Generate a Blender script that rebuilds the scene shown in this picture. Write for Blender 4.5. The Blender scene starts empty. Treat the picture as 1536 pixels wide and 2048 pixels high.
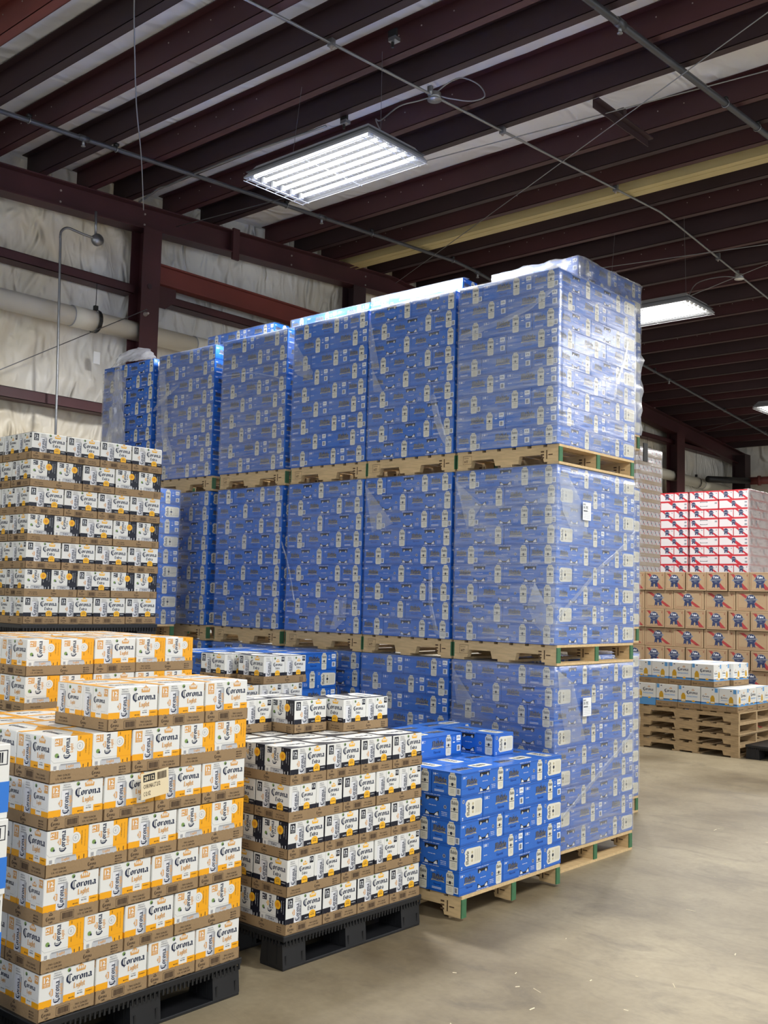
import bpy, bmesh, math, random
from mathutils import Vector, Matrix, noise
S = bpy.context.scene
COL = S.collection
random.seed(7)
PI = math.pi

# ------------------------------------------------------------------ camera, world, exposure
F_PX, PITCH, ROLL, YAW, CAM_H = 2080.0, .0816, .0248, .7259, 1.6433
def make_camera():
    cam = bpy.data.cameras.new('camera')
    cam.sensor_fit = 'VERTICAL'; cam.sensor_height = 36.0; cam.lens = F_PX / 2048 * 36.0
    cam.clip_start = .05; cam.clip_end = 200
    o = bpy.data.objects.new('camera', cam); COL.objects.link(o)
    fw = Vector((-math.sin(YAW) * math.cos(PITCH), math.cos(YAW) * math.cos(PITCH), math.sin(PITCH)))
    rt = Vector((math.cos(YAW), math.sin(YAW), 0)); up = rt.cross(fw)
    c, s = math.cos(ROLL), math.sin(ROLL)
    r2 = rt * c + up * s; u2 = up * c - rt * s
    m = Matrix((r2, u2, -fw)).transposed().to_4x4(); m.translation = (0, 0, CAM_H)
    o.matrix_world = m; S.camera = o
make_camera()
W = bpy.data.worlds.new('world'); S.world = W; W.use_nodes = True
W.node_tree.nodes['Background'].inputs[0].default_value = (.90, .95, 1, 1)
W.node_tree.nodes['Background'].inputs[1].default_value = .50
S.view_settings.view_transform = 'Standard'; S.view_settings.look = 'None'
S.view_settings.gamma = 1; S.view_settings.use_curve_mapping = False
S.view_settings.exposure = 1.15
TUBE_STRENGTH = 1.7       # look of the lamp tubes
SPOT_W = 142.0            # each of the three lamps in a fixture
# fixtures: x centre, y centre, z of the guard
FIXTURES = [(-5.69, 5.70, 5.0), (-5.72, 11.02, 5.0), (-6.28, 17.6, 5.0),
            (.4, 5.0, 5.0), (0.0, 11.5, 5.0), (1.3, -2.2, 5.0), (.5, 18.0, 5.0)]

# ------------------------------------------------------------------ materials
def srgb(r, g, b):
    f = lambda c: ((c / 255 + .055) / 1.055) ** 2.4 if c > 10 else c / 255 / 12.92
    return (f(r), f(g), f(b), 1)
MATS = {}
def mat(name, col, rough=.6, metal=0, noise_amt=0, nscale=8, bump=0, bscale=40, emit=0, spec=.5, stretch=(1, 1, 1), coat=0):
    if name in MATS: return MATS[name]
    m = bpy.data.materials.new(name); m.use_nodes = True; nt = m.node_tree; n = nt.nodes; l = nt.links
    p = n['Principled BSDF']
    p.inputs['Base Color'].default_value = col; p.inputs['Roughness'].default_value = rough
    p.inputs['Metallic'].default_value = metal
    p.inputs['Specular IOR Level'].default_value = spec
    if coat: p.inputs['Coat Weight'].default_value = coat; p.inputs['Coat Roughness'].default_value = .15
    if emit:
        p.inputs['Emission Color'].default_value = col; p.inputs['Emission Strength'].default_value = emit
    if noise_amt or bump:
        tc = n.new('ShaderNodeTexCoord'); mp = n.new('ShaderNodeMapping'); mp.inputs['Scale'].default_value = stretch
        l.new(tc.outputs['Object'], mp.inputs['Vector'])
    if noise_amt:
        nz = n.new('ShaderNodeTexNoise'); nz.inputs['Scale'].default_value = nscale; nz.inputs['Detail'].default_value = 5
        l.new(mp.outputs[0], nz.inputs['Vector'])
        mr = n.new('ShaderNodeMapRange'); mr.inputs[1].default_value = .3; mr.inputs[2].default_value = .7
        mr.inputs[3].default_value = 1 - noise_amt; mr.inputs[4].default_value = 1 + noise_amt
        l.new(nz.outputs['Fac'], mr.inputs[0])
        hs = n.new('ShaderNodeHueSaturation'); hs.inputs['Color'].default_value = col
        l.new(mr.outputs[0], hs.inputs['Value']); l.new(hs.outputs[0], p.inputs['Base Color'])
    if bump:
        nb = n.new('ShaderNodeTexNoise'); nb.inputs['Scale'].default_value = bscale; nb.inputs['Detail'].default_value = 4
        l.new(mp.outputs[0], nb.inputs['Vector'])
        b = n.new('ShaderNodeBump'); b.inputs['Strength'].default_value = bump; b.inputs['Distance'].default_value = .01
        l.new(nb.outputs['Fac'], b.inputs['Height']); l.new(b.outputs[0], p.inputs['Normal'])
    MATS[name] = m; return m
mat('blue', srgb(33, 103, 198), .38, coat=.25)
mat('blue_dark', srgb(14, 58, 140), .4)
mat('blue_top', srgb(46, 118, 208), .35, coat=.3)
mat('ink_white', srgb(235, 238, 240), .5)
mat('cream', srgb(222, 219, 203), .45)
mat('cream_dark', srgb(176, 170, 148), .45)
mat('grey_logo', srgb(70, 84, 110), .4)
mat('grey_dark', srgb(38, 44, 58), .4)
mat('tan_logo', srgb(182, 172, 140), .4)
mat('logo_blue', srgb(38, 78, 146), .4)
mat('hole', srgb(16, 20, 28), .7)
mat('silver', srgb(190, 192, 195), .35)
mat('silver_dark', srgb(160, 161, 164), .35)
mat('silver_light', srgb(222, 223, 226), .35)
mat('white', srgb(226, 226, 221), .42, coat=.15)
mat('white_fold', srgb(170, 170, 168), .5)
mat('orange', srgb(240, 168, 24), .42)
mat('orange_deep', srgb(222, 146, 30), .42)
mat('tan', srgb(214, 160, 92), .45)
mat('navy', srgb(13, 17, 34), .4)
mat('navy_text', srgb(24, 36, 66), .45)
mat('sun', srgb(242, 182, 42), .45)
mat('green', srgb(120, 150, 84), .5)
mat('kraft', srgb(150, 124, 90), .75, noise_amt=.07, nscale=14, bump=.15, bscale=90)
mat('kraft_ink', srgb(62, 46, 36), .75)
mat('kraft_edge', srgb(110, 84, 58), .8)
mat('skyblue', srgb(92, 156, 214), .45)
mat('beer', srgb(206, 160, 40), .35)
mat('red', srgb(168, 34, 46), .5)
mat('red_brown', srgb(146, 48, 48), .6)
mat('pbr_white', srgb(190, 185, 187), .5)
mat('box_brown', srgb(152, 128, 98), .75, noise_amt=.06, nscale=9, bump=.1, bscale=60)
mat('box_line', srgb(122, 74, 56), .75)
mat('badge', srgb(40, 50, 84), .5)
mat('badge_grey', srgb(120, 124, 132), .5)
mat('wood', srgb(206, 178, 132), .7, noise_amt=.14, nscale=5, stretch=(2, 14, 14), bump=.2, bscale=60)
mat('wood_old', srgb(176, 150, 112), .75, noise_amt=.2, nscale=5, stretch=(2, 12, 12), bump=.25, bscale=60)
mat('wood_ink', srgb(84, 62, 40), .8)
mat('wood_green', srgb(62, 110, 74), .65, noise_amt=.15, nscale=20)
mat('plastic_black', srgb(25, 26, 29), .45, noise_amt=.2, nscale=10)
mat('plastic_rib', srgb(22, 23, 25), .5)
mat('steel_red', srgb(68, 34, 38), .5, noise_amt=.25, nscale=1.6, stretch=(.4, 1, 1))
mat('steel_bright', srgb(112, 52, 46), .5, noise_amt=.12, nscale=2)
mat('steel_dark', srgb(52, 33, 37), .55, noise_amt=.3, nscale=1.8, stretch=(.5, 1, 1))
mat('beige_steel', srgb(196, 180, 130), .5, noise_amt=.08, nscale=2)
mat('bolt', srgb(190, 180, 175), .4, metal=.6)
mat('galv', srgb(150, 152, 155), .35, metal=.8, noise_amt=.1)
mat('pipe_dark', srgb(84, 86, 92), .4, metal=.5, noise_amt=.15, nscale=4)
mat('pvc', srgb(222, 218, 204), .4, noise_amt=.05, nscale=3)
mat('black', srgb(22, 22, 24), .5)
mat('lamp_housing', srgb(150, 152, 156), .45)
mat('tube', (1, .99, .96, 1), .3, emit=TUBE_STRENGTH)
mat('reflector', (.10, .105, .11, 1), .5)
mat('guard', srgb(235, 238, 240), .35)
mat('placard', srgb(232, 216, 180), .6)
mat('splinter', srgb(220, 208, 180), .7)

def nodes_for(name):
    m = bpy.data.materials.new(name); m.use_nodes = True; MATS[name] = m
    return m, m.node_tree.nodes, m.node_tree.links
def film_mat(name, milk0, cloud, streak, gloss, rough, zstretch=16, tint=(.80, .86, .94, 1), bumpv=.5, transl=.2):
    m, n, l = nodes_for(name); out = n['Material Output']; n.remove(n['Principled BSDF'])
    tc = n.new('ShaderNodeTexCoord')
    mp = n.new('ShaderNodeMapping'); mp.inputs['Scale'].default_value = (1.3, 1.3, zstretch); mp.inputs['Rotation'].default_value = (.10, .12, 0)
    l.new(tc.outputs['Object'], mp.inputs['Vector'])
    n1 = n.new('ShaderNodeTexNoise'); n1.inputs['Scale'].default_value = 3.2; n1.inputs['Detail'].default_value = 9; n1.inputs['Roughness'].default_value = .62; n1.inputs['Distortion'].default_value = .35
    l.new(mp.outputs[0], n1.inputs['Vector'])
    r1 = n.new('ShaderNodeMapRange'); r1.inputs[1].default_value = .52; r1.inputs[2].default_value = .78; r1.inputs[3].default_value = 0; r1.inputs[4].default_value = streak
    l.new(n1.outputs['Fac'], r1.inputs[0])
    n2 = n.new('ShaderNodeTexNoise'); n2.inputs['Scale'].default_value = 1.5; n2.inputs['Detail'].default_value = 2
    l.new(tc.outputs['Object'], n2.inputs['Vector'])
    r2 = n.new('ShaderNodeMapRange'); r2.inputs[1].default_value = .38; r2.inputs[2].default_value = .62; r2.inputs[3].default_value = milk0; r2.inputs[4].default_value = milk0 + cloud
    l.new(n2.outputs['Fac'], r2.inputs[0])
    ad = n.new('ShaderNodeMath'); ad.operation = 'ADD'; l.new(r1.outputs[0], ad.inputs[0]); l.new(r2.outputs[0], ad.inputs[1])
    n3 = n.new('ShaderNodeTexNoise'); n3.inputs['Scale'].default_value = 22; n3.inputs['Detail'].default_value = 3
    l.new(mp.outputs[0], n3.inputs['Vector'])
    bp = n.new('ShaderNodeBump'); bp.inputs['Strength'].default_value = bumpv; bp.inputs['Distance'].default_value = .005
    l.new(n1.outputs['Fac'], bp.inputs['Height'])
    bp2 = n.new('ShaderNodeBump'); bp2.inputs['Strength'].default_value = bumpv * .7; bp2.inputs['Distance'].default_value = .0015
    l.new(n3.outputs['Fac'], bp2.inputs['Height']); l.new(bp.outputs[0], bp2.inputs['Normal'])
    tr = n.new('ShaderNodeBsdfTransparent'); d0 = n.new('ShaderNodeBsdfDiffuse'); d0.inputs[0].default_value = tint
    tl = n.new('ShaderNodeBsdfTranslucent'); tl.inputs[0].default_value = tint; df = n.new('ShaderNodeMixShader'); df.inputs[0].default_value = transl
    l.new(d0.outputs[0], df.inputs[1]); l.new(tl.outputs[0], df.inputs[2])
    gl = n.new('ShaderNodeBsdfGlossy')
    gl.inputs['Roughness'].default_value = rough; l.new(bp2.outputs[0], gl.inputs['Normal'])
    mx = n.new('ShaderNodeMixShader'); l.new(ad.outputs[0], mx.inputs[0]); l.new(tr.outputs[0], mx.inputs[1]); l.new(df.outputs[0], mx.inputs[2])
    lw = n.new('ShaderNodeLayerWeight'); lw.inputs['Blend'].default_value = .5
    pw = n.new('ShaderNodeMath'); pw.operation = 'POWER'; pw.inputs[1].default_value = 4.0; l.new(lw.outputs['Facing'], pw.inputs[0])
    sg = n.new('ShaderNodeMapRange'); sg.inputs[1].default_value = .36; sg.inputs[2].default_value = .66; sg.inputs[3].default_value = gloss * .25; sg.inputs[4].default_value = gloss * 2.6
    l.new(n1.outputs['Fac'], sg.inputs[0])
    ml = n.new('ShaderNodeMath'); ml.operation = 'MULTIPLY_ADD'; ml.inputs[1].default_value = .5; l.new(pw.outputs[0], ml.inputs[0]); l.new(sg.outputs[0], ml.inputs[2])
    mx2 = n.new('ShaderNodeMixShader'); l.new(ml.outputs[0], mx2.inputs[0]); l.new(mx.outputs[0], mx2.inputs[1]); l.new(gl.outputs[0], mx2.inputs[2])
    l.new(mx2.outputs[0], out.inputs[0])
film_mat('film', .04, .11, .23, .12, .24)
film_mat('film_thin', .02, .10, .18, .04, .24)
film_mat('film_heavy', .06, .12, .30, .08, .24)
film_mat('film_bag', .22, .16, .34, .12, .20, zstretch=2.2, bumpv=.9, transl=.5, tint=(.92, .94, .96, 1))
film_mat('film_fold', .14, .08, .32, .10, .25, zstretch=3)
film_mat('film_warm', .30, .2, .2, .06, .25, tint=(.82, .74, .74, 1))

def floor_mat():
    m, n, l = nodes_for('concrete'); p = n['Principled BSDF']
    tc = n.new('ShaderNodeTexCoord')
    a = n.new('ShaderNodeTexNoise'); a.inputs['Scale'].default_value = .55; a.inputs['Detail'].default_value = 7; a.inputs['Roughness'].default_value = .62
    l.new(tc.outputs['Object'], a.inputs['Vector'])
    cr = n.new('ShaderNodeValToRGB'); e = cr.color_ramp.elements
    e[0].position = .32; e[0].color = srgb(92, 78, 55); e[1].position = .68; e[1].color = srgb(162, 150, 124)
    l.new(a.outputs['Fac'], cr.inputs[0])
    mp = n.new('ShaderNodeMapping'); mp.inputs['Rotation'].default_value = (0, 0, .9); mp.inputs['Scale'].default_value = (1, 2.0, 1)
    l.new(tc.outputs['Object'], mp.inputs['Vector'])
    b = n.new('ShaderNodeTexNoise'); b.inputs['Scale'].default_value = 1.7; b.inputs['Detail'].default_value = 10; b.inputs['Roughness'].default_value = .72; b.inputs['Distortion'].default_value = 1.6
    l.new(mp.outputs[0], b.inputs['Vector'])
    rb = n.new('ShaderNodeMapRange'); rb.inputs[1].default_value = .50; rb.inputs[2].default_value = .70; rb.inputs[3].default_value = 0; rb.inputs[4].default_value = .46
    l.new(b.outputs['Fac'], rb.inputs[0])
    mx = n.new('ShaderNodeMix'); mx.data_type = 'RGBA'; l.new(rb.outputs[0], mx.inputs[0]); l.new(cr.outputs[0], mx.inputs[6]); mx.inputs[7].default_value = srgb(84, 76, 66)
    c = n.new('ShaderNodeTexNoise'); c.inputs['Scale'].default_value = 30; c.inputs['Detail'].default_value = 4
    l.new(tc.outputs['Object'], c.inputs['Vector'])
    rc = n.new('ShaderNodeMapRange'); rc.inputs[3].default_value = .82; rc.inputs[4].default_value = 1.14; l.new(c.outputs['Fac'], rc.inputs[0])
    hs = n.new('ShaderNodeHueSaturation'); l.new(mx.outputs[2], hs.inputs['Color']); l.new(rc.outputs[0], hs.inputs['Value'])
    l.new(hs.outputs[0], p.inputs['Base Color'])
    rr = n.new('ShaderNodeMapRange'); rr.inputs[3].default_value = .42; rr.inputs[4].default_value = .62; l.new(a.outputs['Fac'], rr.inputs[0]); l.new(rr.outputs[0], p.inputs['Roughness'])
    bu = n.new('ShaderNodeBump'); bu.inputs['Strength'].default_value = .12; bu.inputs['Distance'].default_value = .004; l.new(c.outputs['Fac'], bu.inputs['Height']); l.new(bu.outputs[0], p.inputs['Normal'])
floor_mat()
def insul_mat(name, c1, c2, bump, scale, stretch, stain):
    m, n, l = nodes_for(name); p = n['Principled BSDF']; p.inputs['Roughness'].default_value = .42
    tc = n.new('ShaderNodeTexCoord'); mp = n.new('ShaderNodeMapping'); mp.inputs['Scale'].default_value = stretch
    l.new(tc.outputs['Object'], mp.inputs['Vector'])
    a = n.new('ShaderNodeTexNoise'); a.inputs['Scale'].default_value = scale; a.inputs['Detail'].default_value = 3.5; a.inputs['Distortion'].default_value = 2.6; a.inputs['Roughness'].default_value = .5; a.noise_type = 'RIDGED_MULTIFRACTAL'; mp.inputs['Rotation'].default_value = (.45, 0, 0)
    l.new(mp.outputs[0], a.inputs['Vector'])
    s = n.new('ShaderNodeTexNoise'); s.inputs['Scale'].default_value = .45; s.inputs['Detail'].default_value = 4
    l.new(tc.outputs['Object'], s.inputs['Vector'])
    cr = n.new('ShaderNodeValToRGB'); e = cr.color_ramp.elements
    e[0].position = stain; e[0].color = c1; e[1].position = stain + .25; e[1].color = c2
    l.new(s.outputs['Fac'], cr.inputs[0]); l.new(cr.outputs[0], p.inputs['Base Color'])
    b = n.new('ShaderNodeBump'); b.inputs['Strength'].default_value = bump; b.inputs['Distance'].default_value = .09
    l.new(a.outputs['Fac'], b.inputs['Height'])
    a2 = n.new('ShaderNodeTexNoise'); a2.noise_type = 'RIDGED_MULTIFRACTAL'; a2.inputs['Scale'].default_value = scale * 3; a2.inputs['Detail'].default_value = 2; a2.inputs['Distortion'].default_value = 1.2
    l.new(mp.outputs[0], a2.inputs['Vector'])
    b2 = n.new('ShaderNodeBump'); b2.inputs['Strength'].default_value = bump * .55; b2.inputs['Distance'].default_value = .03
    l.new(a2.outputs['Fac'], b2.inputs['Height']); l.new(b.outputs[0], b2.inputs['Normal']); l.new(b2.outputs[0], p.inputs['Normal'])
insul_mat('wall_vinyl', srgb(216, 200, 164), srgb(232, 231, 226), 1.0, 1.7, (1, 1.5, .75), .30)
insul_mat('roof_vinyl', srgb(230, 222, 204), srgb(240, 243, 246), .6, 1.6, (1.4, .7, 1), .26)

# ------------------------------------------------------------------ mesh helpers
class MB:
    def __init__(s): s.v = []; s.f = []; s.m = []; s.mats = []
    def mi(s, name):
        if name not in s.mats: s.mats.append(name)
        return s.mats.index(name)
    def add(s, vs, fs, mname):
        b = len(s.v); k = s.mi(mname); s.v.extend([tuple(v) for v in vs])
        for f in fs: s.f.append(tuple(b + i for i in f)); s.m.append(k)
    def box(s, x0, x1, y0, y1, z0, z1, mname, bev=0):
        if bev:
            bm = bmesh.new(); bmesh.ops.create_cube(bm, size=1)
            for v in bm.verts: v.co = Vector(((x0 + x1) / 2 + v.co.x * (x1 - x0), (y0 + y1) / 2 + v.co.y * (y1 - y0), (z0 + z1) / 2 + v.co.z * (z1 - z0)))
            bmesh.ops.bevel(bm, geom=bm.edges[:], offset=bev, segments=2, affect='EDGES', profile=.5)
            bm.verts.index_update()
            s.add([v.co[:] for v in bm.verts], [[v.index for v in f.verts] for f in bm.faces], mname); bm.free(); return
        vs = [(x, y, z) for z in (z0, z1) for y in (y0, y1) for x in (x0, x1)]
        s.add(vs, [(0, 2, 3, 1), (4, 5, 7, 6), (0, 1, 5, 4), (2, 6, 7, 3), (0, 4, 6, 2), (1, 3, 7, 5)], mname)
    def cyl(s, p0, p1, r, mname, n=12, r1=None, caps=True):
        p0 = Vector(p0); p1 = Vector(p1); d = (p1 - p0).normalized(); r1 = r if r1 is None else r1
        a = d.orthogonal().normalized(); b = d.cross(a); vs = []
        for p, rr in ((p0, r), (p1, r1)):
            for i in range(n):
                t = 2 * PI * i / n; vs.append(p + (a * math.cos(t) + b * math.sin(t)) * rr)
        fs = [(i, (i + 1) % n, n + (i + 1) % n, n + i) for i in range(n)]
        if caps: fs += [tuple(range(n))[::-1], tuple(range(n, 2 * n))]
        s.add(vs, fs, mname)
    def tube(s, pts, r, mname, n=8):
        pts = [Vector(p) for p in pts]; rings = []; a = None
        for i, p in enumerate(pts):
            d = (pts[min(i + 1, len(pts) - 1)] - pts[max(i - 1, 0)]).normalized()
            if a is None: a = d.orthogonal().normalized()
            a = (a - d * a.dot(d)).normalized(); b = d.cross(a)
            rings += [p + (a * math.cos(2 * PI * k / n) + b * math.sin(2 * PI * k / n)) * r for k in range(n)]
        fs = [(i * n + k, i * n + (k + 1) % n, (i + 1) * n + (k + 1) % n, (i + 1) * n + k) for i in range(len(pts) - 1) for k in range(n)]
        fs += [tuple(range(n))[::-1], tuple(range((len(pts) - 1) * n, len(pts) * n))]
        s.add(rings, fs, mname)
    def prism(s, poly, axis, a0, a1, mname):          # poly in the two other axes (x,z) / (y,z) / (x,y), extruded along axis
        n = len(poly); vs = []
        for a in (a0, a1):
            for (u, w) in poly: vs.append((u, a, w) if axis == 'y' else (a, u, w) if axis == 'x' else (u, w, a))
        fs = [(i, (i + 1) % n, n + (i + 1) % n, n + i) for i in range(n)] + [tuple(range(n))[::-1], tuple(range(n, 2 * n))]
        s.add(vs, fs, mname)
    def mesh(s, name, smooth=False):
        me = bpy.data.meshes.new(name); me.from_pydata(s.v, [], s.f)
        for k in s.mats: me.materials.append(MATS[k])
        me.polygons.foreach_set('material_index', s.m)
        if smooth: me.polygons.foreach_set('use_smooth', [True] * len(s.f))
        me.update(); return me
def link(name, mesh, parent=None, loc=(0, 0, 0), rz=0):
    o = bpy.data.objects.new(name, mesh); COL.objects.link(o); o.location = loc; o.rotation_euler = (0, 0, rz)
    if parent: o.parent = parent
    return o
def tag(o, label, cat, group=None, kind=None):
    o['label'] = label; o['category'] = cat
    if group: o['group'] = group
    if kind: o['kind'] = kind
    return o
def thing(name, label, cat, loc=(0, 0, 0), rz=0, group=None):
    return tag(link(name, None, None, loc, rz), label, cat, group)
def struct(name, mb, smooth=False):
    o = link(name, mb.mesh(name, smooth)); o['kind'] = 'structure'; return o
ORD = ['bottom', 'second', 'third', 'fourth', 'fifth', 'sixth', 'seventh', 'eighth', 'ninth', 'tenth', 'eleventh']

# ------------------------------------------------------------------ printed artwork: flat ink shapes a hair above a face
_txt = {}
def text_geo(s):
    if s in _txt: return _txt[s]
    cu = bpy.data.curves.new('t', 'FONT'); cu.body = s; cu.resolution_u = 1; cu.offset = .022; cu.align_x = 'LEFT'
    ob = bpy.data.objects.new('t', cu); COL.objects.link(ob)
    dg = bpy.context.evaluated_depsgraph_get(); me = bpy.data.meshes.new_from_object(ob.evaluated_get(dg))
    vs = [(v.co.x, v.co.y) for v in me.vertices]; fs = [tuple(p.vertices) for p in me.polygons]
    bpy.data.objects.remove(ob); bpy.data.curves.remove(cu); bpy.data.meshes.remove(me)
    x0 = min(v[0] for v in vs); x1 = max(v[0] for v in vs); y0 = min(v[1] for v in vs); y1 = max(v[1] for v in vs)
    vs = [((x - x0) / (x1 - x0), (y - y0) / (y1 - y0)) for x, y in vs]
    _txt[s] = (vs, fs); return _txt[s]
# broad nib letters: (advance, [strokes], [dots])
NIB = (.098, .085)
GL = {
 'o': (.62, [[(.08, .22), (.08, .78), (.24, .95), (.42, .80), (.42, .22), (.26, .05), (.08, .22)]]),
 'r': (.50, [[(.0, .9), (.1, .85), (.1, .08)], [(.1, .75), (.3, .95), (.4, .8)]]),
 'n': (.66, [[(.0, .9), (.1, .85), (.1, .06)], [(.1, .72), (.32, .95), (.44, .8), (.44, .1), (.54, .05)]]),
 'a': (.64, [[(.08, .85), (.26, .95), (.42, .82), (.42, .12), (.54, .05)], [(.42, .6), (.2, .52), (.08, .38), (.08, .18), (.24, .05), (.42, .2)]]),
 'i': (.30, [[(.0, .9), (.1, .85), (.1, .1), (.2, .05)], [(.08, 1.25), (.14, 1.3)]]),
 'g': (.62, [[(.42, .80), (.24, .95), (.08, .78), (.08, .25), (.26, .06), (.42, .2)], [(.42, .92), (.42, -.25), (.22, -.42), (.04, -.3)]]),
 'h': (.66, [[(.1, 1.5), (.1, .06)], [(.1, .72), (.32, .95), (.44, .8), (.44, .1), (.4, -.15)]]),
 't': (.42, [[(.14, 1.3), (.14, .15), (.3, .05)], [(-.02, .9), (.32, .9)]]),
 'x': (.56, [[(.04, .9), (.42, .06)], [(.42, .9), (.04, .06)]]),
 'e': (.58, [[(.42, .2), (.26, .05), (.08, .22), (.08, .78), (.24, .95), (.42, .8), (.40, .6), (.08, .45)]]),
 'd': (.64, [[(.42, .2), (.26, .05), (.08, .22), (.08, .72), (.24, .92), (.42, .75), (.42, .06)], [(.42, .75), (.1, 1.45)]]),
 'l': (.30, [[(.1, 1.5), (.1, .15), (.22, .05)]]),
 's': (.52, [[(.4, .85), (.2, .95), (.08, .75), (.38, .35), (.24, .05), (.04, .18)]]),
 'p': (.62, [[(.1, .95), (.1, -.4)], [(.1, .75), (.3, .95), (.42, .78), (.42, .25), (.26, .06), (.1, .2)]]),
 'c': (.54, [[(.42, .8), (.24, .95), (.08, .78), (.08, .22), (.26, .05), (.42, .18)]]),
 'b': (.62, [[(.1, 1.5), (.1, .1), (.28, .05), (.42, .22), (.42, .75), (.28, .92), (.1, .75)]]),
 'u': (.64, [[(.1, .92), (.1, .2), (.26, .05), (.42, .2)], [(.42, .92), (.42, .1), (.52, .05)]]),
 'L': (.66, [[(.02, 1.3), (.16, 1.45), (.16, .1), (.0, .0)], [(.12, .08), (.4, .0), (.54, .22)]]),
 'E': (.72, [[(.54, 1.22), (.44, 1.38), (.14, 1.38), (.14, .08), (.44, .04), (.58, .24)], [(.14, .74), (.46, .78)]]),
 'M': (1.15, [[(.0, 1.2), (.14, 1.4), (.14, .05)], [(.14, 1.2), (.4, 1.45), (.5, 1.25), (.5, .06)], [(.5, 1.2), (.76, 1.45), (.88, 1.25), (.88, .1), (1.0, .02)]]),
 'P': (.80, [[(.14, 1.4), (.14, .0)], [(.0, 1.3), (.4, 1.45), (.62, 1.25), (.58, .8), (.16, .65)]]),
}
GL['C'] = (1.0, [])
def nib_word(word):
    """polygons of a black letter word, x-height 1"""
    polys = []; x = 0; nx, ny = NIB
    for ch in word:
        if ch == 'C':
            out = [(.62, 1.62), (.40, 1.60), (.18, 1.42), (.03, 1.10), (.0, .70), (.06, .30), (.22, .0), (.48, -.16), (.72, -.12), (.88, .10),
                   (.70, .02), (.52, .06), (.36, .28), (.29, .66), (.31, 1.05), (.42, 1.38)]
            q = [(x + a, b) for a, b in out]
            for i in range(1, 8): polys.append([q[i], q[i + 1], q[(-i - 2) % 16], q[(-i - 1) % 16]])
            polys.append([q[0], q[1], q[15]]); polys.append([q[8], q[9], q[10]])
            for (a0, a1, b0, b1) in ((.46, .51, .12, 1.38), (.56, .61, .0, 1.55)):
                polys.append([(x + a0, b0), (x + a1, b0), (x + a1, b1), (x + a0, b1)])
            polys.append([(x + .56, 1.55), (x + .72, 1.68), (x + .90, 1.40), (x + .74, 1.36), (x + .61, 1.45)])
            polys.append([(x + .40, -.22), (x + .52, -.40), (x + .64, -.22), (x + .52, -.08)])
            x += .92; continue
        adv, st = GL[ch]
        for s in st:
            for (a, b), (c, d) in zip(s, s[1:]):
                if (c - a) * ny - (d - b) * nx < 0: a, b, c, d = c, d, a, b
                polys.append([(x + a - nx, b - ny), (x + a + nx, b + ny), (x + c + nx, d + ny), (x + c - nx, d - ny)])
        x += adv
    xs = [p[0] for q in polys for p in q]; x0, x1 = min(xs), max(xs)
    return [[((a - x0) / (x1 - x0), b) for a, b in q] for q in polys]
_nib = {}
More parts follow.
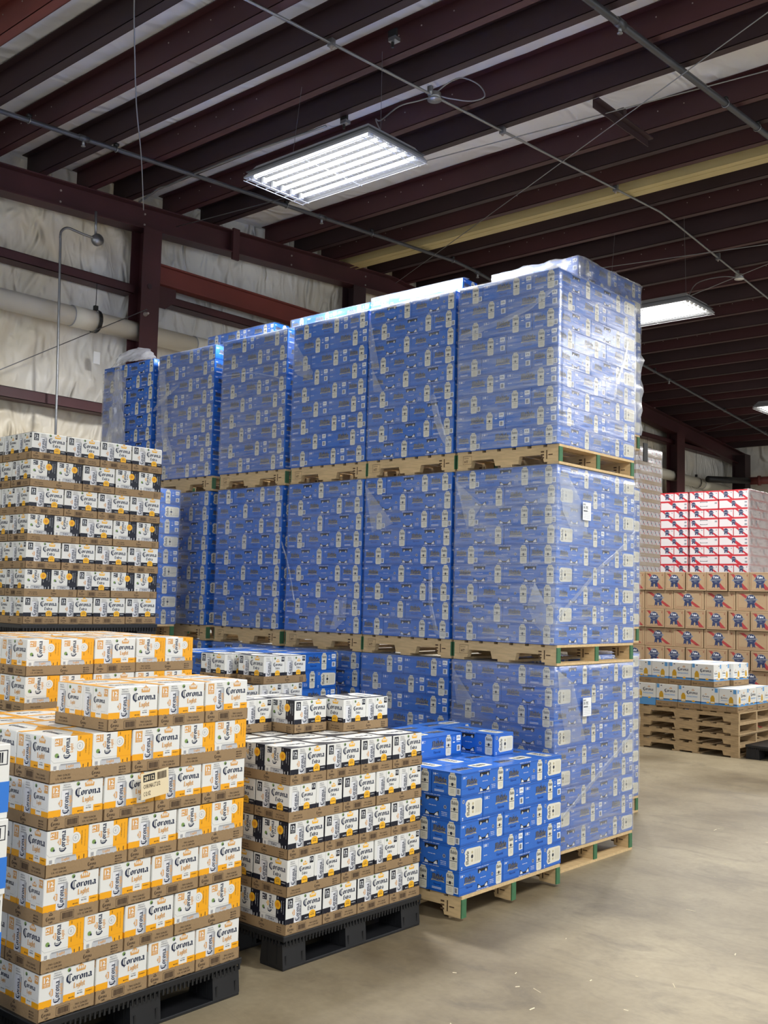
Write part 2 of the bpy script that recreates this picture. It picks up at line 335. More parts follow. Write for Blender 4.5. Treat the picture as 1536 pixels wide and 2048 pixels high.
class Art:
    """flat art on a w x h rectangle; every shape gets a material and a layer"""
    def __init__(s, w, h): s.w = w; s.h = h; s.items = []
    def poly(s, pts, m, lay=1): s.items.append((list(pts), [tuple(range(len(pts)))], m, lay))
    def rect(s, u0, v0, u1, v1, m, lay=1):
        s.poly([(u0 * s.w, v0 * s.h), (u1 * s.w, v0 * s.h), (u1 * s.w, v1 * s.h), (u0 * s.w, v1 * s.h)], m, lay)
    def disc(s, u, v, r, m, lay=1, n=16, a0=0, a1=2 * PI, ry=None):
        ry = r if ry is None else ry
        s.poly([(u * s.w + r * math.cos(a0 + (a1 - a0) * i / n), v * s.h + ry * math.sin(a0 + (a1 - a0) * i / n)) for i in range(n if a1 - a0 > 6.2 else n + 1)], m, lay)
    def ring(s, u, v, r, t, m, lay=1, n=16):
        for i in range(n):
            a, b = 2 * PI * i / n, 2 * PI * (i + 1) / n
            s.poly([(u * s.w + q * math.cos(c), v * s.h + q * math.sin(c)) for q, c in ((r, a), (r, b), (r - t, b), (r - t, a))], m, lay)
    def frame(s, u0, v0, u1, v1, t, m, lay=1):
        a, b, c, d = u0 * s.w, v0 * s.h, u1 * s.w, v1 * s.h
        for q in ((a, b, c, b + t), (a, d - t, c, d), (a, b, a + t, d), (c - t, b, c, d)):
            s.poly([(q[0], q[1]), (q[2], q[1]), (q[2], q[3]), (q[0], q[3])], m, lay)
    def _place(s, vs, fs, u, v, wd, ht, m, lay, rot):
        o = []
        for a, b in vs:
            x, y = a * wd, b * ht
            if rot == 90: x, y = -y, x
            elif rot == -90: x, y = y, -x
            o.append((u * s.w + x, v * s.h + y))
        s.items.append((o, fs, m, lay))
    def text(s, t, u, v, wd, ht, m, lay=2, rot=0):      # lower left at (u,v); width, height in metres
        vs, fs = text_geo(t); s._place(vs, fs, u, v, wd, ht, m, lay, rot)
    def word(s, t, u, v, wd, xh, m, lay=2, rot=0):      # black letter; xh = height of small letters
        if t not in _nib: _nib[t] = nib_word(t)
        for q in _nib[t]: s._place(q, [tuple(range(len(q)))], u, v, wd, xh, m, lay, rot)
    def bars(s, u0, v0, u1, v1, m, lay=2, n=16):
        r = random.Random(3); x = u0; step = (u1 - u0) / n
        while x < u1 - step * .5:
            wv = step * r.choice((.3, .5, .8)); s.rect(x, v0, x + wv, v1, m, lay); x += wv + step * r.choice((.3, .45))
    def crown(s, u, v, wd, m, lay=2, rot=0, hole='white'):
        pts = [(-.5, 0), (.5, 0), (.56, .42), (.34, .62), (.12, .78), (0, .95), (-.12, .78), (-.34, .62), (-.56, .42)]
        def T(x, y):
            x, y = x * wd, y * wd * .8
            if rot == 90: x, y = -y, x
            return (u * s.w + x, v * s.h + y)
        s.poly([T(*p) for p in pts], m, lay)
        for cx in (-.3, -.1, .1, .3):
            s.poly([T(cx - .06, .24), T(cx + .06, .24), T(cx * 1.15 + .075, .52), T(cx * 1.1, .66), T(cx * 1.15 - .075, .52)], hole, lay + 1)
    def stamp(s, mb, origin, u, v, nrm, eps=.00028):
        origin, u, v, nrm = map(Vector, (origin, u, v, nrm))
        for pts, fs, m, lay in s.items:
            base = origin + nrm * (eps * (lay + .35))
            mb.add([base + u * a + v * b for a, b in pts], fs, m)

# ------------------------------------------------------------------ blue eighteen can carton
ML, MD, MH = .392, .1955, .1236
def can_upright(A, u0, u1, v0, v1, lay=2):
    """printed cream can between those fractions"""
    du = u1 - u0; dv = v1 - v0
    P = lambda a, b: ((u0 + du * a) * A.w, (v0 + dv * b) * A.h)
    A.poly([P(.0, .06), P(.12, 0), (P(.88, 0)), P(1, .06), P(1, .84), P(.80, .95), P(.78, 1), P(.22, 1), P(.2, .95), P(0, .84)], 'cream', lay)
    A.poly([P(.18, .95), P(.82, .95), P(.86, .91), P(.14, .91)], 'cream_dark', lay + 1)
    A.word('Modelo', u0 + du * .10, v0 + dv * .69, du * A.w * .8, dv * A.h * .11, 'grey_dark', lay + 1)
    A.disc(u0 + du * .5, v0 + dv * .50, du * A.w * .17, 'grey_dark', lay + 1, 10)
    for sx in (.18, .82): A.disc(u0 + du * sx, v0 + dv * .5, du * A.w * .09, 'tan_logo', lay + 1, 8)
    A.rect(u0 + du * .04, v0 + dv * .375, u0 + du * .96, v0 + dv * .40, 'grey_dark', lay + 1)
    for k in range(3): A.rect(u0 + du * .25, v0 + dv * (.13 + k * .07), u0 + du * .75, v0 + dv * (.15 + k * .07), 'cream_dark', lay + 1)
def modelo_logo(A, u0, u1, v0, v1):
    du, dv = u1 - u0, v1 - v0; P = lambda a, b: ((u0 + du * a) * A.w, (v0 + dv * b) * A.h)
    A.poly([P(.04, .16), P(.96, .16), P(.90, .62), P(.70, .80), P(.5, .86), P(.30, .80), P(.10, .62)], 'logo_blue', 1)
    A.word('Modelo', u0 + du * .06, v0 + dv * .27, du * A.w * .90, dv * A.h * .40, 'tan_logo', 2)
    A.word('Modelo', u0 + du * .045, v0 + dv * .285, du * A.w * .90, dv * A.h * .40, 'grey_dark', 3)
    A.poly([P(0, .02), P(.25, .08), P(.5, .04), P(.75, .08), P(1, .02), P(.96, .20), P(.75, .20), P(.5, .15), P(.25, .20), P(.04, .20)], 'tan_logo', 2)
    A.poly([P(.10, .10), P(.90, .10), P(.90, .13), P(.10, .13)], 'grey_logo', 3)
    A.ring(u0 + du * .5, v0 + dv * .92, du * A.w * .09, du * A.w * .025, 'grey_logo', 1, 10)
def stripes(A):
    for v in (.955, .915, .035, .075): A.rect(0, v, 1, v + .012, 'blue_dark', 1)
def art_H():
    A = Art(ML, MH); stripes(A)
    A.text('18', .03, .74, .020, .013, 'ink_white'); A.text('PACK', .09, .80, .010, .004, 'ink_white')
    modelo_logo(A, .10, .36, .40, .76); A.text('Especial', .15, .22, .055, .014, 'blue_dark')
    A.rect(.0, .335, .40, .345, 'blue_dark', 1); A.rect(.64, .335, .80, .345, 'blue_dark', 1)
    P = lambda a, b: (a * ML, b * MH)
    A.poly([P(.41, .90), P(.64, .90), P(.635, .74), P(.60, .70), P(.56, .78), P(.50, .78), P(.45, .70), P(.415, .74)], 'hole', 2)
    A.poly([P(.43, .72), P(.455, .71), P(.48, .78), P(.45, .84)], 'silver', 3); A.poly([P(.57, .78), P(.60, .71), P(.62, .76), P(.60, .86)], 'silver', 3)
    A.poly([P(.41, .10), P(.64, .10), P(.64, .30), P(.60, .26), P(.56, .17), P(.49, .17), P(.44, .26), P(.41, .30)], 'hole', 2)
    A.poly([P(.415, .11), P(.48, .11), P(.47, .19), P(.43, .24)], 'silver_light', 3); A.poly([P(.57, .11), P(.635, .11), P(.62, .26), P(.58, .18)], 'silver_light', 3)
    A.text('drink responsibly', .47, .49, .05, .006, 'ink_white')
    A.ring(.745, .52, .0095, .003, 'tan_logo', 2, 10); A.disc(.745, .52, .005, 'grey_logo', 2, 8)
    for k, t in enumerate(('Brewed as a', 'model of what', 'good beer should be')): A.text(t, .69, .28 - k * .07, .035, .005, 'ink_white')
    A.text('CERVEZA  12 FL. OZ. CANS', .38, .945, .11, .0045, 'ink_white'); A.text('CERVEZA  12 FL. OZ. CANS', .38, .02, .11, .0045, 'ink_white')
    can_upright(A, .835, .965, .03, .97); return A
def art_Q():
    A = Art(ML, MH); stripes(A)
    A.text('18', .035, .72, .026, .017, 'ink_white'); A.text('12 FL OZ', .11, .80, .014, .005, 'ink_white'); A.text('CANS', .11, .73, .010, .004, 'ink_white')
    modelo_logo(A, .28, .58, .40, .84); A.text('Especial', .34, .18, .06, .018, 'blue_dark')
    for k in range(6): A.rect(.04, .12 + k * .035, .24 - .02 * (k % 3), .132 + k * .035, 'blue_top', 1)
    A.text('IMPORTED', .04, .36, .03, .005, 'ink_white')
    can_upright(A, .62, .745, .03, .97)
    A.ring(.815, .78, .008, .0015, 'ink_white', 2, 10); A.rect(.79, .58, .84, .63, 'ink_white', 1)
    A.rect(.875, .66, .975, .90, 'ink_white', 2); A.text('5%', .89, .74, .026, .012, 'navy_text', 3)
    A.rect(.88, .59, .96, .61, 'ink_white', 2)
    A.rect(.885, .18, .975, .46, 'ink_white', 2); A.bars(.90, .22, .96, .42, 'navy_text', 3, 7); return A
def art_C():
    A = Art(MD, MH); stripes(A)
    A.text('18', .06, .78, .018, .012, 'ink_white'); A.text('PACK', .16, .82, .012, .004, 'ink_white')
    modelo_logo(A, .07, .52, .42, .78); A.text('Especial', .16, .25, .045, .013, 'blue_dark')
    for k in range(2): A.rect(.1, .12 + k * .05, .42, .14 + k * .05, 'ink_white', 1)
    can_upright(A, .57, .83, .02, .97); A.rect(.84, .10, .97, .36, 'ink_white', 2); A.bars(.855, .13, .955, .33, 'navy_text', 3, 7); return A
def art_W():
    A = Art(MD, MH); A.rect(.03, .03, .97, .045, 'blue_dark', 1); A.rect(.03, .95, .97, .965, 'blue_dark', 1)
    P = lambda a, b: (a * MD, b * MH)
    A.poly([P(.24, .20), P(.30, .14), P(.90, .16), P(.96, .22), P(.97, .78), P(.90, .84), P(.32, .86), P(.25, .80), P(.21, .70), P(.24, .62), P(.24, .38), P(.21, .30)], 'cream', 1)
    A.word('Modelo', .40, .20, .068, .016, 'grey_dark', 2, 90)
    A.disc(.55, .50, .010, 'grey_dark', 2, 10); A.disc(.55, .33, .008, 'tan_logo', 2, 8); A.disc(.55, .67, .008, 'tan_logo', 2, 8)
    for k in range(6): A.rect(.66 + k * .045, .26, .672 + k * .045, .76, 'cream_dark', 2)
    A.text('18', .12, .05, .016, .010, 'ink_white', 2, 90); A.ring(.12, .82, .010, .004, 'tan_logo', 2, 10); return A
def art_Mtop():
    A = Art(ML, MD); P = lambda a, b: (a * ML, b * MD)
    A.poly([P(.60, .30), P(.92, .30), P(.94, .36), P(.94, .64), P(.92, .70), P(.60, .70), P(.57, .60), P(.57, .40)], 'cream', 1)
    A.word('Modelo', .63, .42, .09, .028, 'grey_dark', 2)
    modelo_logo(A, .12, .46, .28, .66); A.rect(.02, .03, .98, .04, 'blue_dark', 1); A.rect(.02, .95, .98, .96, 'blue_dark', 1); return A
def face_stamps(mb, x0, x1, y0, y1, z0, z1, px=None, nx=None, py=None, ny=None, top=None):
    if px: px.stamp(mb, (x1, y0, z0), (0, 1, 0), (0, 0, 1), (1, 0, 0))
    if nx: nx.stamp(mb, (x0, y1, z0), (0, -1, 0), (0, 0, 1), (-1, 0, 0))
    if ny: ny.stamp(mb, (x0, y0, z0), (1, 0, 0), (0, 0, 1), (0, -1, 0))
    if py: py.stamp(mb, (x1, y1, z0), (-1, 0, 0), (0, 0, 1), (0, 1, 0))
    if top: top.stamp(mb, (x0, y0, z1), (1, 0, 0), (0, 1, 0), (0, 0, 1))
def blue_carton_mesh():
    mb = MB(); x, y = ML / 2, MD / 2
    mb.box(-x, x, -y, y, 0, MH, 'blue', .0022)
    # lid flaps meet over the ends
    mb.box(-x + .004, x - .004, -.0006, .0006, MH - .0001, MH + .0004, 'blue_dark')
    face_stamps(mb, -x, x, -y, y, 0, MH, px=art_W(), nx=art_C(), ny=art_H(), py=art_Q(), top=art_Mtop())
    return mb.mesh('blue_beer_carton')
BLUE_MESH = blue_carton_mesh()
BLUE = []     # (world x, y, z, rot, label, group)
def blue_at(fr, x0, x1, y0, y1, z, rot, label, group):
    """frame fr = (cx, cy, th); box footprint in the frame; rot in quarter turns"""
    cx, cy, th = fr; mx, my = (x0 + x1) / 2, (y0 + y1) / 2
    jx, jy, jr = random.uniform(-.0012, .0012), random.uniform(-.0012, .0012), random.uniform(-.003, .003)
    mx += jx; my += jy
    BLUE.append((cx + mx * math.cos(th) - my * math.sin(th), cy + mx * math.sin(th) + my * math.cos(th), z, th + jr + rot * PI / 2, label, group))
PL, PD, PH = .396, .198, .1243
def blue_stack(fr, z, layers, start, sides, where, group, full_top=False, swap=False, left=True):
    """sides: 'L' front row only, 'LR' front row and aisle side. start 0: end-on corner layer first"""
    for k in range(layers):
        t = (k + start) % 2; zz = z + k * PH; top = full_top and k == layers - 1
        o = ORD[k]; q = 2 if swap else 0          # swap: the side without the handle shows
        def B(pos, x0, x1, y0, y1, rot): blue_at(fr, x0, x1, y0, y1, zz, rot, 'blue can carton, %s, %s layer up, %s' % (pos, o, where), group)
        if t == 0:
            B('left end', -4 * PD, -3 * PD, 0, PL, 1)
            B('middle one', -3 * PD, -PD, 0, PD, q)
            B('corner one', -PD, 0, 0, PL, 1)
            if 'R' in sides:
                B('side middle', -PD, 0, PL, 2 * PL, 1); B('side far', -PL, 0, 2 * PL, 2 * PL + PD, 0)
            if top:
                B('inner front', -3 * PD, -PD, PD, 2 * PD, 0)
                for i, x in enumerate((-4, -3, -2)): B('inner %s' % ('left', 'middle', 'right')[i], x * PD, (x + 1) * PD, PL, 2 * PL, 1)
                B('back left', -2 * PL, -PL, 2 * PL, 2 * PL + PD, 0)
        else:
            B('left half', -2 * PL, -PL, 0, PD, q)
            B('corner one', -PL, 0, 0, PD, q)
            if 'R' in sides:
                B('side middle', -PD, 0, PD, PD + PL, -1); B('side far', -PD, 0, PD + PL, PD + 2 * PL, -1)
            if top:
                for j in (0, 1):
                    for i, x in enumerate((-4, -3, -2)): B('%s %s' % (('inner', 'back')[j], ('left', 'middle', 'right')[i]), x * PD, (x + 1) * PD, PD + j * PL, PD + (j + 1) * PL, -1)

# ------------------------------------------------------------------ twelve packs in cardboard trays
TW, TD, TH = .229, .345, .162      # tray: width (y), depth (x), layer height
PW, PDp, PHt = .224, .168, .1575   # pack
ZP = .0035
def art_pack_front(k):
    A = Art(PW, PHt); lt = k == 'light'; band = 'orange' if lt else 'navy'
    A.rect(0, 0, 1, .41, band, 1)
    bx = 'tan' if lt else 'navy'
    A.rect(.05, .69, .19, .955, bx, 1); A.text('12', .075, .79, .021, .019, 'ink_white'); A.text('SLIM CANS', .072, .745, .022, .0035, 'ink_white'); A.text('12 FL. OZ.', .082, .712, .018, .003, 'ink_white')
    A.text('MADE FOR', .255, .925, .028, .0055, 'silver_dark'); A.text('OPENING', .245, .87, .034, .0065, 'silver_dark')
    # can
    A.rect(.245, .825, .415, .85, 'silver_dark', 2)
    for a, b, m in ((.225, .27, 'silver_light'), (.27, .34, 'silver_light'), (.34, .39, 'silver'), (.39, .43, 'silver_dark')): A.rect(a, .0, b, .82, m, 2)
    A.word('Corona', .355, .30, .075, .014, 'navy_text', 3, 90); A.crown(.245, .55, .022, 'tan', 3, 90, 'silver_light')
    A.word('Light' if lt else 'Extra', .41, .45, .04, .008, 'tan' if lt else 'navy_text', 3, 90)
    # lime
    A.disc(.53, .915, .010, 'silver_light', 1, 10); A.disc(.525, .93, .0075, 'green', 2, 8); A.disc(.535, .915, .004, 'grey_dark', 3, 6)
    A.crown(.74, .845, .036, 'tan' if lt else 'sun', 2)
    A.word('Corona', .475, .66, .108, .0172, 'navy_text', 2)
    A.word('Light' if lt else 'Extra', .605, .505, .050, .0125, 'tan' if lt else 'navy_text', 4)
    A.disc(.735, .375, .021, 'white' if lt else 'sun', 2, 10, 0, PI, .018); A.rect(.645, .28, .825, .375, 'white' if lt else 'sun', 2)
    A.text('LA CERVEZA', .69, .40, .020, .003, 'grey_dark', 3); A.text('MAS FINA', .685, .345, .022, .005, 'grey_dark', 3)
    A.text('IMPORTED', .53, .30, .022, .005, 'kraft_ink' if lt else 'ink_white', 2); A.text('FROM MEXICO', .85, .34, .026, .004, 'kraft_ink' if lt else 'ink_white', 2)
    return A
def art_pack_end_v(k):       # lettering running up the face, colour panel on the right
    A = Art(PDp, PHt); lt = k == 'light'; col = 'orange' if lt else 'navy'
    A.rect(.63, 0 if not lt else .0, 1, 1, col, 1)
    A.rect(.63, .415, 1, .421, 'orange_deep' if lt else 'grey_dark', 2)
    A.rect(.08, .80, .26, .965, 'tan' if lt else 'navy', 1); A.text('12', .165, .825, .018, .014, 'ink_white', 2, 90); A.text('SLIM CANS', .225, .83, .020, .0035, 'ink_white', 2, 90)
    A.word('Corona', .44, .50, .074, .0145, 'navy_text', 2, 90); A.crown(.335, .73, .020, 'tan' if lt else 'sun', 2, 90)
    A.word('Light' if lt else 'Extra', .52, .62, .034, .008, 'tan' if lt else 'navy_text', 2, 90)
    A.disc(.16, .56, .012, 'silver_light', 1, 10); A.disc(.135, .59, .0085, 'green', 2, 8); A.disc(.17, .56, .0045, 'grey_dark', 3, 6)
    P = lambda a, b: (a * PDp, b * PHt)
    for p, q in (((0, .50), (.07, .425)), ((.07, .425), (.63, .425))):
        A.poly([P(*p), P(*q), P(q[0], q[1] + .008), P(p[0], p[1] + .008)], 'white_fold', 1)
    A.disc(.69, .76, .020, 'white' if lt else 'sun', 2, 14)
    if lt: A.ring(.69, .76, .013, .0015, 'silver_dark', 3, 12); A.crown(.70, .76, .010, 'silver_dark', 3, 90)
    else: A.disc(.69, .76, .010, 'orange_deep', 3, 10)
    tx = 'kraft_ink' if lt else 'ink_white'
    A.text('BEER', .71, .915, .010, .0035, tx, 2, 90); A.text('MEXICO', .71, .52, .016, .0035, tx, 2, 90)
    A.text('A VERY REFRESHING TASTE', .85, .58, .050, .0035, tx, 2, 90); A.text('Relax Responsibly since 1925', .93, .54, .058, .003, tx, 2, 90)
    A.poly([P(.21, .20), P(.70, .20), P(.74, .30), P(.70, .395), P(.24, .395), P(.21, .36)], 'silver', 2); A.poly([P(.24, .36), P(.70, .36), P(.70, .395), P(.24, .395)], 'silver_dark', 3)
    A.word('Light' if lt else 'Extra', .36, .30, .034, .007, 'tan' if lt else 'navy_text', 3); A.rect(.07, .28, .14, .36, 'silver_dark', 2)
    A.rect(.78, .27, .80, .34, tx, 2); A.rect(.9, .27, .92, .36, tx, 2); return A
def art_pack_end_h(k):
    A = Art(PDp, PHt); lt = k == 'light'; col = 'orange' if lt else 'navy'
    A.rect(0, 0, 1, .385, col, 1)
    P = lambda a, b: (a * PDp, b * PHt)
    A.text('MADE FOR', .11, .915, .026, .0055, 'silver_dark'); A.text('OPENING', .10, .86, .030, .006, 'silver_dark')
    A.rect(.11, .81, .32, .83, 'silver_dark', 2)
    for a, b, m in ((.09, .14, 'silver_light'), (.14, .24, 'silver_light'), (.24, .30, 'silver'), (.30, .35, 'silver_dark')): A.rect(a, 0, b, .80, m, 2)
    A.word('Corona', .27, .30, .070, .013, 'navy_text', 3, 90); A.word('Light' if lt else 'Extra', .33, .45, .036, .007, 'tan' if lt else 'navy_text', 3, 90)
    A.disc(.52, .90, .009, 'silver_light', 1, 8); A.disc(.515, .91, .007, 'green', 2, 8); A.disc(.525, .90, .0035, 'grey_dark', 3, 6)
    A.rect(.82, .79, .96, .965, 'tan' if lt else 'navy', 1); A.text('12', .84, .85, .017, .013, 'ink_white')
    A.crown(.65, .775, .024, 'tan' if lt else 'sun', 2)
    A.word('Corona', .44, .63, .072, .0125, 'navy_text', 2); A.word('Light' if lt else 'Extra', .55, .51, .032, .009, 'tan' if lt else 'navy_text', 2)
    for p, q in (((.40, .43), (.40, .98)), ((.40, .43), (.88, .43)), ((.88, .43), (.98, .53))):
        A.poly([P(*p), P(*q), P(q[0] + .008, q[1] + .006), P(p[0] + .008, p[1] + .006)], 'white_fold', 1)
    A.disc(.64, .37, .019, 'white' if lt else 'sun', 2, 10, 0, PI, .016); A.rect(.53, .28, .75, .37, 'white' if lt else 'sun', 2)
    A.text('MAS FINA', .57, .35, .024, .004, 'grey_dark', 3); return A
def art_pack_top(k):
    A = Art(PDp, PW); lt = k == 'light'; col = 'orange' if lt else 'navy'
    P = lambda a, b: (a * PDp, b * PW)
    A.rect(0, 0, 1, .13, col, 1); A.rect(.0, .13, .16, 1, col, 1)
    A.poly([P(.16, .62), P(.55, 1), P(.16, 1)], col, 1)
    A.word('Corona', .62, .25, .11, .02, 'navy_text', 2, 90); A.rect(.72, .55, .95, .80, 'silver_light', 1)
    A.rect(.25, .2, .27, .9, 'white_fold', 1); return A
def art_tray_short(k):
    A = Art(TW, .044)
    A.word('Corona', .06, .36, .036, .008, 'kraft_ink', 1); A.crown(.145, .72, .014, 'kraft_ink', 1, 0, 'kraft'); A.word('Light' if k == 'light' else 'Extra', .11, .14, .016, .005, 'kraft_ink', 1)
    A.frame(.31, .14, .55, .82, .0014, 'kraft_ink', 1); A.bars(.34, .24, .53, .72, 'kraft_ink', 1, 16)
    A.text('TWO 12-PACKS', .64, .50, .052, .0075, 'kraft_ink', 1); A.text('12 FL. OZ. SLIM CANS', .62, .26, .062, .0065, 'kraft_ink', 1); return A
def art_tray_long(k):
    A = Art(TD, .044)
    A.text('TWO 12-PACKS', .09, .50, .052, .0075, 'kraft_ink', 1); A.text('12 FL. OZ. SLIM CANS', .07, .26, .062, .0065, 'kraft_ink', 1)
    A.word('Corona', .50, .34, .036, .008, 'kraft_ink', 1); A.crown(.555, .72, .014, 'kraft_ink', 1, 0, 'kraft'); A.word('Light' if k == 'light' else 'Extra', .53, .12, .016, .005, 'kraft_ink', 1)
    for i, t in enumerate(('IMPORTED', 'BEER FROM', 'MEXICO')): A.text(t, .84, .60 - i * .22, .030, .0062, 'kraft_ink', 1)
    return A
def tray_mesh(w, d, hw, name, ashort, along, mname='kraft'):
    mb = MB(); t = .0028; x, y = d / 2, w / 2
    mb.box(-x, x, -y, y, 0, t, mname)
    for s in (-1, 1):
        mb.box(min(s * x, s * (x - t)), max(s * x, s * (x - t)), -y, y, 0, hw, mname)
        mb.box(-x, x, min(s * y, s * (y - t)), max(s * y, s * (y - t)), 0, hw, mname)
    for s in (-1, 1):   # torn perforation teeth on the rims
        n = int(w / .02)
        for i in range(n):
            yy = -y + w * (i + .5) / n
            mb.box(min(s * x, s * (x - t)), max(s * x, s * (x - t)), yy - .006, yy + .006, hw, hw + .0015, mname)
        n = int(d / .02)
        for i in range(n):
            xx = -x + d * (i + .5) / n
            mb.box(xx - .006, xx + .006, min(s * y, s * (y - t)), max(s * y, s * (y - t)), hw, hw + .0015, mname)
        mb.box(min(s * (x + .0004), s * x), max(s * (x + .0004), s * x), -y, -y + .0012, 0, hw, 'kraft_edge')
        mb.box(min(s * (x + .0004), s * x), max(s * (x + .0004), s * x), y - .0012, y, 0, hw, 'kraft_edge')
    face_stamps(mb, -x, x, -y, y, 0, hw, px=ashort, nx=ashort, ny=along, py=along)
    return mb.mesh(name)
def pack_mesh(k):
    mb = MB(); x, y = PDp / 2, PW / 2
    mb.box(-x, x, -y, y, 0, PHt, 'white', .003)
    f = art_pack_front(k); face_stamps(mb, -x, x, -y, y, 0, PHt, px=f, nx=f, ny=art_pack_end_h(k), py=art_pack_end_v(k), top=art_pack_top(k))
    return mb.mesh('can_pack')
TRAY = {k: tray_mesh(TW, TD, .044, 'tray', art_tray_short(k), art_tray_long(k)) for k in ('light', 'extra')}
PACK = {k: pack_mesh(k) for k in ('light', 'extra')}
def place(fr, x0, x1, y0, y1):
    cx, cy, th = fr; mx, my = (x0 + x1) / 2 + random.uniform(-.0008, .0008), (y0 + y1) / 2 + random.uniform(-.0008, .0008)
    return cx + mx * math.cos(th) - my * math.sin(th), cy + mx * math.sin(th) + my * math.cos(th), th
def case(kind, fr, x0, x1, y0, y1, z, rot, label, group):
    x, y, th = place(fr, x0, x1, y0, y1)
    nm = 'beer_case'
    t = thing(nm, label, 'case', (x, y, z), th + rot * PI / 2 + random.uniform(-.003, .003), group)
    link('tray', TRAY[kind], t)
    for s in (-1, 1): link('can_pack', PACK[kind], t, (s * .0853, 0, ZP))
    return t
A_, D_ = .232, .348
def case_layer(kind, fr, z, t, flip, lab, group, front=True, side=2, full=False, o=''):
    """t 0: four cases end-on along the aisle; t 1: long, end-on, long. flip: half turn (which pack end shows)"""
    def K(pos, x0, x1, y0, y1, rot): case(kind, fr, x0, x1, y0, y1, z, rot + flip, '%s, %s, %s layer up, %s' % (lab[0], pos, o, lab[1]), group)
    names = ('near left', 'second', 'third', 'far right')
    if t == 0:
        for i in range(4): K(names[i], -D_, 0, i * A_, (i + 1) * A_, 0)
        if full or side:
            K('side middle', -D_ - A_, -D_, 0, D_, -1); K('side back', -D_ - 2 * A_, -D_ - A_, 0, D_, -1)
        if full:
            K('inner middle', -D_ - A_, -D_, .56, .56 + D_, -1); K('inner back', -D_ - 2 * A_, -D_ - A_, .56, .56 + D_, -1)
    else:
        K('near left', -A_, 0, 0, D_, -1); K('centre', -D_, 0, D_, D_ + A_, 0); K('far right', -A_, 0, D_ + A_, 2 * D_ + A_, -1)
        if full or side:
            K('side middle', -2 * A_, -A_, 0, D_, -1); K('side back', -2 * A_ - D_, -2 * A_, 0, A_, 0)
        if full:
            K('inner right', -2 * A_, -A_, D_ + A_, 2 * D_ + A_, -1)
            for i in (1, 2, 3): K('back %s' % names[i], -2 * A_ - D_, -2 * A_, i * A_, (i + 1) * A_, 0)

# ------------------------------------------------------------------ pallets
def stringer_mesh(L, Hs, notch, wood, ink):
    def arc(c, w): return [(c - w / 2, 0), (c - w / 2 + .012, notch), (c - w / 2 + .03, notch + .012), (c + w / 2 - .03, notch + .012), (c + w / 2 - .012, notch), (c + w / 2, 0)]
    c = L * .235; w = L * .25
    poly = [(-L / 2, 0)] + arc(-c, w) + arc(c, w) + [(L / 2, 0), (L / 2, Hs), (-L / 2, Hs)]
    mb = MB(); t = .019
    n = len(poly)
    # side faces split into simple strips so the notch stays open
    mb.box(-L / 2, L / 2, -t, t, notch + .012, Hs, wood)
    for a, b in ((-L / 2, -c - w / 2), (-c + w / 2, c - w / 2), (c + w / 2, L / 2)):
        s = .014
        mb.prism([(a, 0), (b, 0), (b + (s if b < L / 2 - .001 else 0), notch + .012), (a - (s if a > -L / 2 + .001 else 0), notch + .012)], 'y', -t, t, wood)
    if ink:
        A = Art(L, Hs)
        A.frame(.06, .25, .15, .85, .002, 'wood_ink', 1); A.text('HT', .075, .35, .03, .018, 'wood_ink', 1); A.text('US-4120', .07, .65, .04, .008, 'wood_ink', 1)
        for k in range(3): A.rect(.83, .25 + k * .2, .86, .35 + k * .2, 'wood_ink', 1)
        A.rect(.88, .2, .89, .8, 'wood_ink', 1); A.rect(.90, .45, .94, .52, 'wood_ink', 1)
        A.stamp(mb, (-L / 2, -t, 0), (1, 0, 0), (0, 0, 1), (0, -1, 0))
    return mb.mesh('stringer')
def end_mesh():
    mb = MB(); mb.box(-.006, .0012, -.0198, .0198, .0002, .0938, 'wood_green'); return mb.mesh('painted_end')
END_N = end_mesh()
def board_mesh(w, L, wood, t=.016):
    mb = MB(); mb.box(-w / 2, w / 2, -L / 2, L / 2, 0, t, wood); return mb.mesh('deck_board')
STR_N = stringer_mesh(.80, .094, .036, 'wood', True); STR_O = stringer_mesh(1.215, .089, .038, 'wood_old', False)
BRD_N = board_mesh(.088, .955, 'wood'); BRD_O = board_mesh(.088, 1.0, 'wood_old')
def pallet(loc, rz, kind, label, group='wooden pallets', broken=False):
    """origin: middle of the footprint"""
    t = thing('wooden_pallet', label, 'pallet', loc, rz, group)
    if kind == 'new': L, Wd, st, br, H = .80, .955, STR_N, BRD_N, .094
    else: L, Wd, st, br, H = 1.215, 1.0, STR_O, BRD_O, .089
    for y in (-Wd / 2 + .02, 0, Wd / 2 - .02): 
        q = link('stringer', st, t, (0, y, .016))
        if kind == 'new':
            for sgn in (0, 1): e = link('painted_end', END_N, q, ((L / 2) * (1 - 2 * sgn), 0, 0), sgn * PI); e['label'] = 'green painted end'
    n = 7 if kind == 'new' else 8
    for i in range(n): link('deck_board', br, t, (-L / 2 + .044 + (L - .088) * i / (n - 1), 0, .016 + H))
    for x in ((-L / 2 + .044, 0, L / 2 - .044) if kind == 'new' else (-L / 2 + .044, -.12, .12, L / 2 - .044)):
        if broken and x > 0: q = link('deck_board', br, t, (L / 2 - .26, -Wd / 2 + .24, 0), .80); q.scale.y = .58; q['label'] = 'loose slanting bottom board'; continue
        link('deck_board', br, t, (x, 0, 0))
    return t
